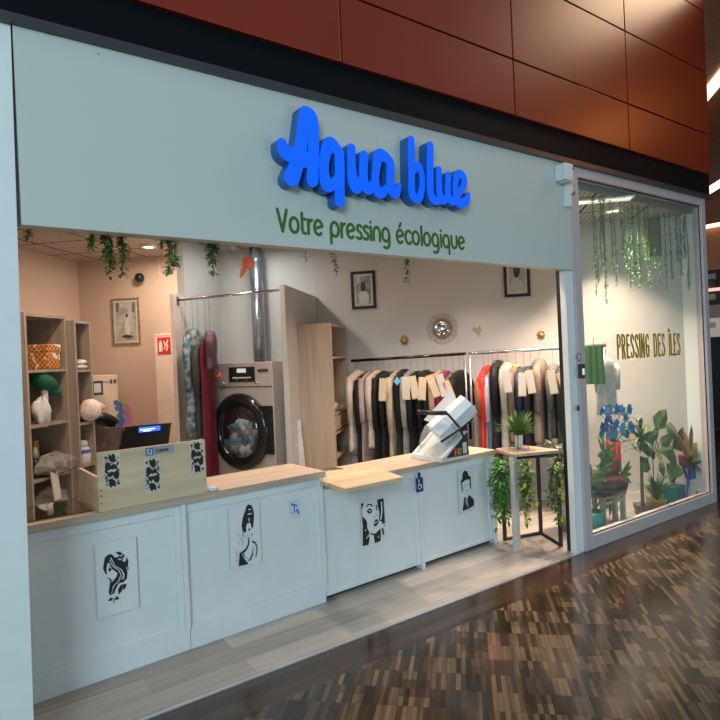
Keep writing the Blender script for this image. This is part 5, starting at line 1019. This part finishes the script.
MB().box((P.x-.10,P.y-.07,0.001),(P.x+.10,P.y+.05,h)).build('planter',TEAL,t,bevel=.004); lf=MB()
for k in range(26): an=rn.uniform(0,6.28); el=rn.uniform(.4,1.3); lf.leaf(P+VZ*h*.95,Vector((math.cos(an)*math.cos(el),math.sin(an)*math.cos(el)*.4,math.sin(el))),VZ,rn.uniform(.15,.3),.022,.35)
lf.build('foliage',LEAFD,t)
# blue trestle with red pot
P=Vector((fp(689,470,3.0).x,2.98,0)); zp=fp(689,466,2.98).z; t=thing('blue_plant_stand','blue folding metal trestle stand at the right of the window','stand',P)
BM=mat('blue_enamel',(.03,.06,.42),.35)
for dx in (-.09,.13):
    MB().tube([Vector((P.x+dx-.17,P.y-.06,0.01)),Vector((P.x+dx+.03,P.y-.02,zp))],.011,7).build('leg',BM,t); MB().tube([Vector((P.x+dx+.18,P.y+.02,0.01)),Vector((P.x+dx-.03,P.y+.02,zp))],.011,7).build('leg',BM,t)
MB().tube([Vector((P.x-.1,P.y,zp)),Vector((P.x+.15,P.y,zp))],.011,7).build('top_bar',BM,t); MB().box((P.x-.11,P.y-.055,zp-.12),(P.x-.02,P.y-.035,zp)).build('bracket',BM,t); MB().box((P.x+.08,P.y-.055,zp-.12),(P.x+.14,P.y-.035,zp)).build('bracket',BM,t)
q=Vector((fp(683,474,3.0).x+.02,2.985,zp-.10)); z1=fp(683,461,3.0).z
t=thing('potted_plant','red pot with gold and rust croton leaves on the blue stand','plant',q)
q.z=zp+.011; MB().lathe(q,[(.05,0),(.062,.10),(.06,.11),(.05,.11)],18).build('pot',mat('rust_pot',(.30,.06,.04),.5),t,True); lf=MB(); rn=random.Random(9); lr=MB(); wf_=MB()
for tx,ty,l,k in ((683,428,.34,0),(692,424,.42,1),(700,440,.30,0),(706,448,.26,0),(675,432,.3,1),(688,440,.26,0),(700,455,.22,0),(680,443,.24,1)):
    e_=fp(tx,ty,2.90); o_=q+VZ*.08-VY*.05; d=(e_-o_); (lr if k else lf).leaf(o_,d,Vector((0,-1,.2)),d.length,.115,.06)
lf.build('gold_leaves',mat('gold_leaf',(.62,.38,.06),.5,noise=.3),t); lr.build('rust_leaves',mat('rust_leaf',(.36,.12,.05),.5,noise=.3),t)
for k in range(40): o_=fp(rn.uniform(682,697),rn.uniform(447,456),2.93+rn.uniform(-.02,.02)); wf_.leaf(o_,Vector((rn.uniform(-1,1),-.3,rn.uniform(-.5,1))),Vector((0,-1,0)),.025,.016)
wf_.build('white_blossoms',mat('white_petal',(.75,.72,.62),.6),t)
lf=MB()
for k in range(40): o_=fp(690,463,2.95); lf.leaf(o_,Vector((rn.uniform(-1,1),-.3,rn.uniform(-.5,.7))),Vector((0,-1,0)),rn.uniform(.1,.17),.022)
lf.build('green_leaves',LEAFD,t)
# dark bushy plant behind post
P=Vector((4.62,3.42,0)); P=w(5.75,.9,0); t=thing('potted_plant','dark bushy plant standing behind the white post','plant',P)
q=atA(566,470,5.4); P=Vector((q.x,q.y,0)); t.location=P; lf=MB(); MB().lathe(P,[(.08,0),(.10,.18),(.09,.18)],18).build('pot',CLAY,t,True); MB().tube([P+VZ*.15,P+VZ*.6],.01,6).build('trunk',mat('brown_bark',(1,1,1)),t)
for k in range(130): lf.leaf(P+Vector((rn.uniform(-.09,.09),rn.uniform(-.09,.09),rn.uniform(.38,.78))),Vector((rn.uniform(-1,1),rn.uniform(-1,1),rn.uniform(-.6,.6))),VZ,.10,.035)
lf.build('foliage',LEAFD,t)
# vine curtain
vx=[(597,296),(605,305),(607,290),(613,270),(617,285),(623,255),(627,275),(631,288),(636,286),(641,288),(648,284),(651,286),(656,268),(661,284),(667,290),(672,280),(678,262),(682,275),(688,290),(692,294),(696,296),(699,300)]
for i,(px,yb) in enumerate(vx):
    q=atY(px,yb,2.93); strong=i in (0,1,2,8,9,10,18,19,20)
    vine('thin hanging vine in the window, number %d from its left edge'%(i+1) if False else 'thin trailing vine in the window curtain, '+['leftmost','second from left, longest','thickest, near the left','short, left of the pale poster','beside the third','short and sparse','sparse, left of centre','left of the bright tips','with bright green tips','centre, with bright tips','right of the bright tips','centre right pair, left one','centre right pair, right one','short, right of centre','reddish, above the gold letters','right, pale','right, short','left of the teal corner','teal corner, first','teal corner, second','teal corner, third','rightmost'][i],
         Vector((q.x,2.93,2.895)),2.895-q.z,.03 if strong else .022,.022,320 if strong else 170,[LEAFL,LEAFB][i%2] if i!=14 else STEM,seed=100+i,group='vine curtain in the display window',stems=2 if strong else 1)
# small fixture box near ceiling in window corner
q=atZ(672,216,CZ-.02); c=w(AW-.02,2.08,2.72); tag(MB().fr(w(AW-.03,2.02,2.72),VB,VA,VZ,(-.05,-.03,-.22),(.05,.028,.17)).build('speaker_box',mat('olive_box',(.22,.19,.13),.6)),'narrow brown box high in the window corner','box')
# ------------------------------------------------------------------ mall beyond the corner
X2=11.0
def fx_(x,y,X=X2): return atX(x,y,X)
def mallbox(nm,pxa,ya,yb,mt,X=X2,dep=.4,x1=732,lab=None,cat=None,kind=True):
    a=fx_(pxa,ya,X); b=fx_(x1,yb,X); z_=[fx_(713,q,X).z for q in (ya,yb)]; lo=(X,min(a.y,b.y),min(z_)); hi=(X+dep,max(a.y,b.y),max(z_)); o=MB().box(lo,hi).build(nm,mt)
    if kind: o['kind']='structure'
    else: tag(o,lab,cat)
    return o
ORG=wood('orange_wood_cladding',(.42,.13,.05),(.55,.20,.09),'z',.4,.3); DKB=mat('dark_brown_wall',(.06,.03,.022),.5)
mallbox('wall_far_cladding',690,226,270,ORG,X2,.3); 
a=fx_(690,0);  
struct(MB().box((X2+.4,-2,0),(X2+.6,9,7)),'wall_far_back',mat('far_brown',(.18,.07,.04),.6))
sl=mat('far_shop_cream',(.45,.34,.24),.6)
mallbox('wall_far_shelf_zone',690,270,305,mat('far_dark',(.05,.04,.03),.5),X2+.05,.2)
mallbox('wall_far_band',690,305,318,sl,X2,.3); mallbox('wall_far_window',690,318,337,mat('far_window',(.42,.38,.33),.5,emit=(1,.8,.6),estr=.15),X2+.02,.3)
mallbox('wall_far_counter',690,337,428,mat('far_counter',(.02,.015,.013),.4),X2-.3,.6)
mallbox('light_strip',690,223.5,227,TUBE,X2-.1,.05,kind=False,lab='long horizontal light strip on the far mall fascia',cat='light')
mallbox('light_strip',690,288,291,mat('pinkish_strip',(1,.6,.5),.4,emit=(1,.5,.4),estr=.6),X2-.1,.05,kind=False,lab='pink lit canopy edge of the far shop',cat='light')
for k,(y0,col) in enumerate(((277,(.4,.4,.4)),(282,(.12,.05,.03)),(297,(.45,.4,.3)),(325,(.75,.7,.6)))):
    q=fx_(712,y0,X2-.02); tag(MB().box((X2-.06,q.y-.06,q.z-(.13 if k==1 else .05)),(X2,q.y+.05,q.z+.05)).build('display_item',mat('far_item_%d'%k,col,.5)),['grey object on the top ledge of the far shop','brown object beneath the grey one in the far shop','cream panel item under the pink canopy','bright white notice above the far dark counter'][k],'display item')
# sloping far ceiling and light strips
zc2=5.2
struct(MB().box((6.6,-6,zc2),(X2+.5,9,zc2+.05)),'ceiling_mall_far',ORG)
def cstrip(p0,p1,wd,lab,z=zc2):
    a=atZ(*p0,z-.03); b=atZ(*p1,z-.03); d=(b-a); d.z=0; a=a-d*2; b=b+d*1.0; d.normalize(); n_=Vector((-d.y,d.x,0)); tag(MB().add([a+n_*wd,b+n_*wd,b-n_*wd,a-n_*wd]+[q+VZ*.025 for q in (a+n_*wd,b+n_*wd,b-n_*wd,a-n_*wd)],[(0,1,2,3),(7,6,5,4),(0,4,5,1),(1,5,6,2),(2,6,7,3),(3,7,4,0)]) or 0,'','') if False else None
    mb=MB(); mb.add([a+n_*wd,b+n_*wd,b-n_*wd,a-n_*wd]+[q+VZ*.025 for q in (a+n_*wd,b+n_*wd,b-n_*wd,a-n_*wd)],[(0,1,2,3),(7,6,5,4),(0,4,5,1),(1,5,6,2),(2,6,7,3),(3,7,4,0)])
    tag(mb.build('light_strip',TUBE),lab,'light')
cstrip((706,96),(720,79),.09,'bright diagonal light strip in the mall ceiling, the upper one')
a=fx_(704,193,X2-.3); b=fx_(724,180.5,X2-.3); mb=MB(); hh=VZ*.06
mb.add([a-hh,b-hh,b+hh,a+hh]+[q+VX*.05 for q in (a-hh,b-hh,b+hh,a+hh)],[(0,1,2,3),(7,6,5,4),(0,4,5,1),(1,5,6,2),(2,6,7,3),(3,7,4,0)]); tag(mb.build('light_strip',TUBE),'slanting light strip on the far mall wall below the ceiling one','light')
# mall lights behind the camera (seen only as reflections in the glass)
mw=mat('mall_tube',(1,.95,.9),.4,emit=(1,.93,.82),estr=4)
for i,(px,py,ln) in enumerate(((590,303,1.6),(592,311,1.9),(590,319,1.7),(612,301,.4),(650,295,1.6),(637,300,1.2),(640,308,1.4))):
    q=atY(px,py,YF+.03); d=q-CP; d.y=-d.y; Q=q+d.normalized()*11; tag(MB().box((Q.x-ln/2,Q.y-.05,Q.z-.04),(Q.x+ln/2,Q.y+.05,Q.z+.04)).build('mall_tube_light',mw),'tube light of the mall reflected in the display window, '+['left row top','left row middle','left row bottom','small one','right long one','right short one','right low one'][i],'light','tube lights across the mall')
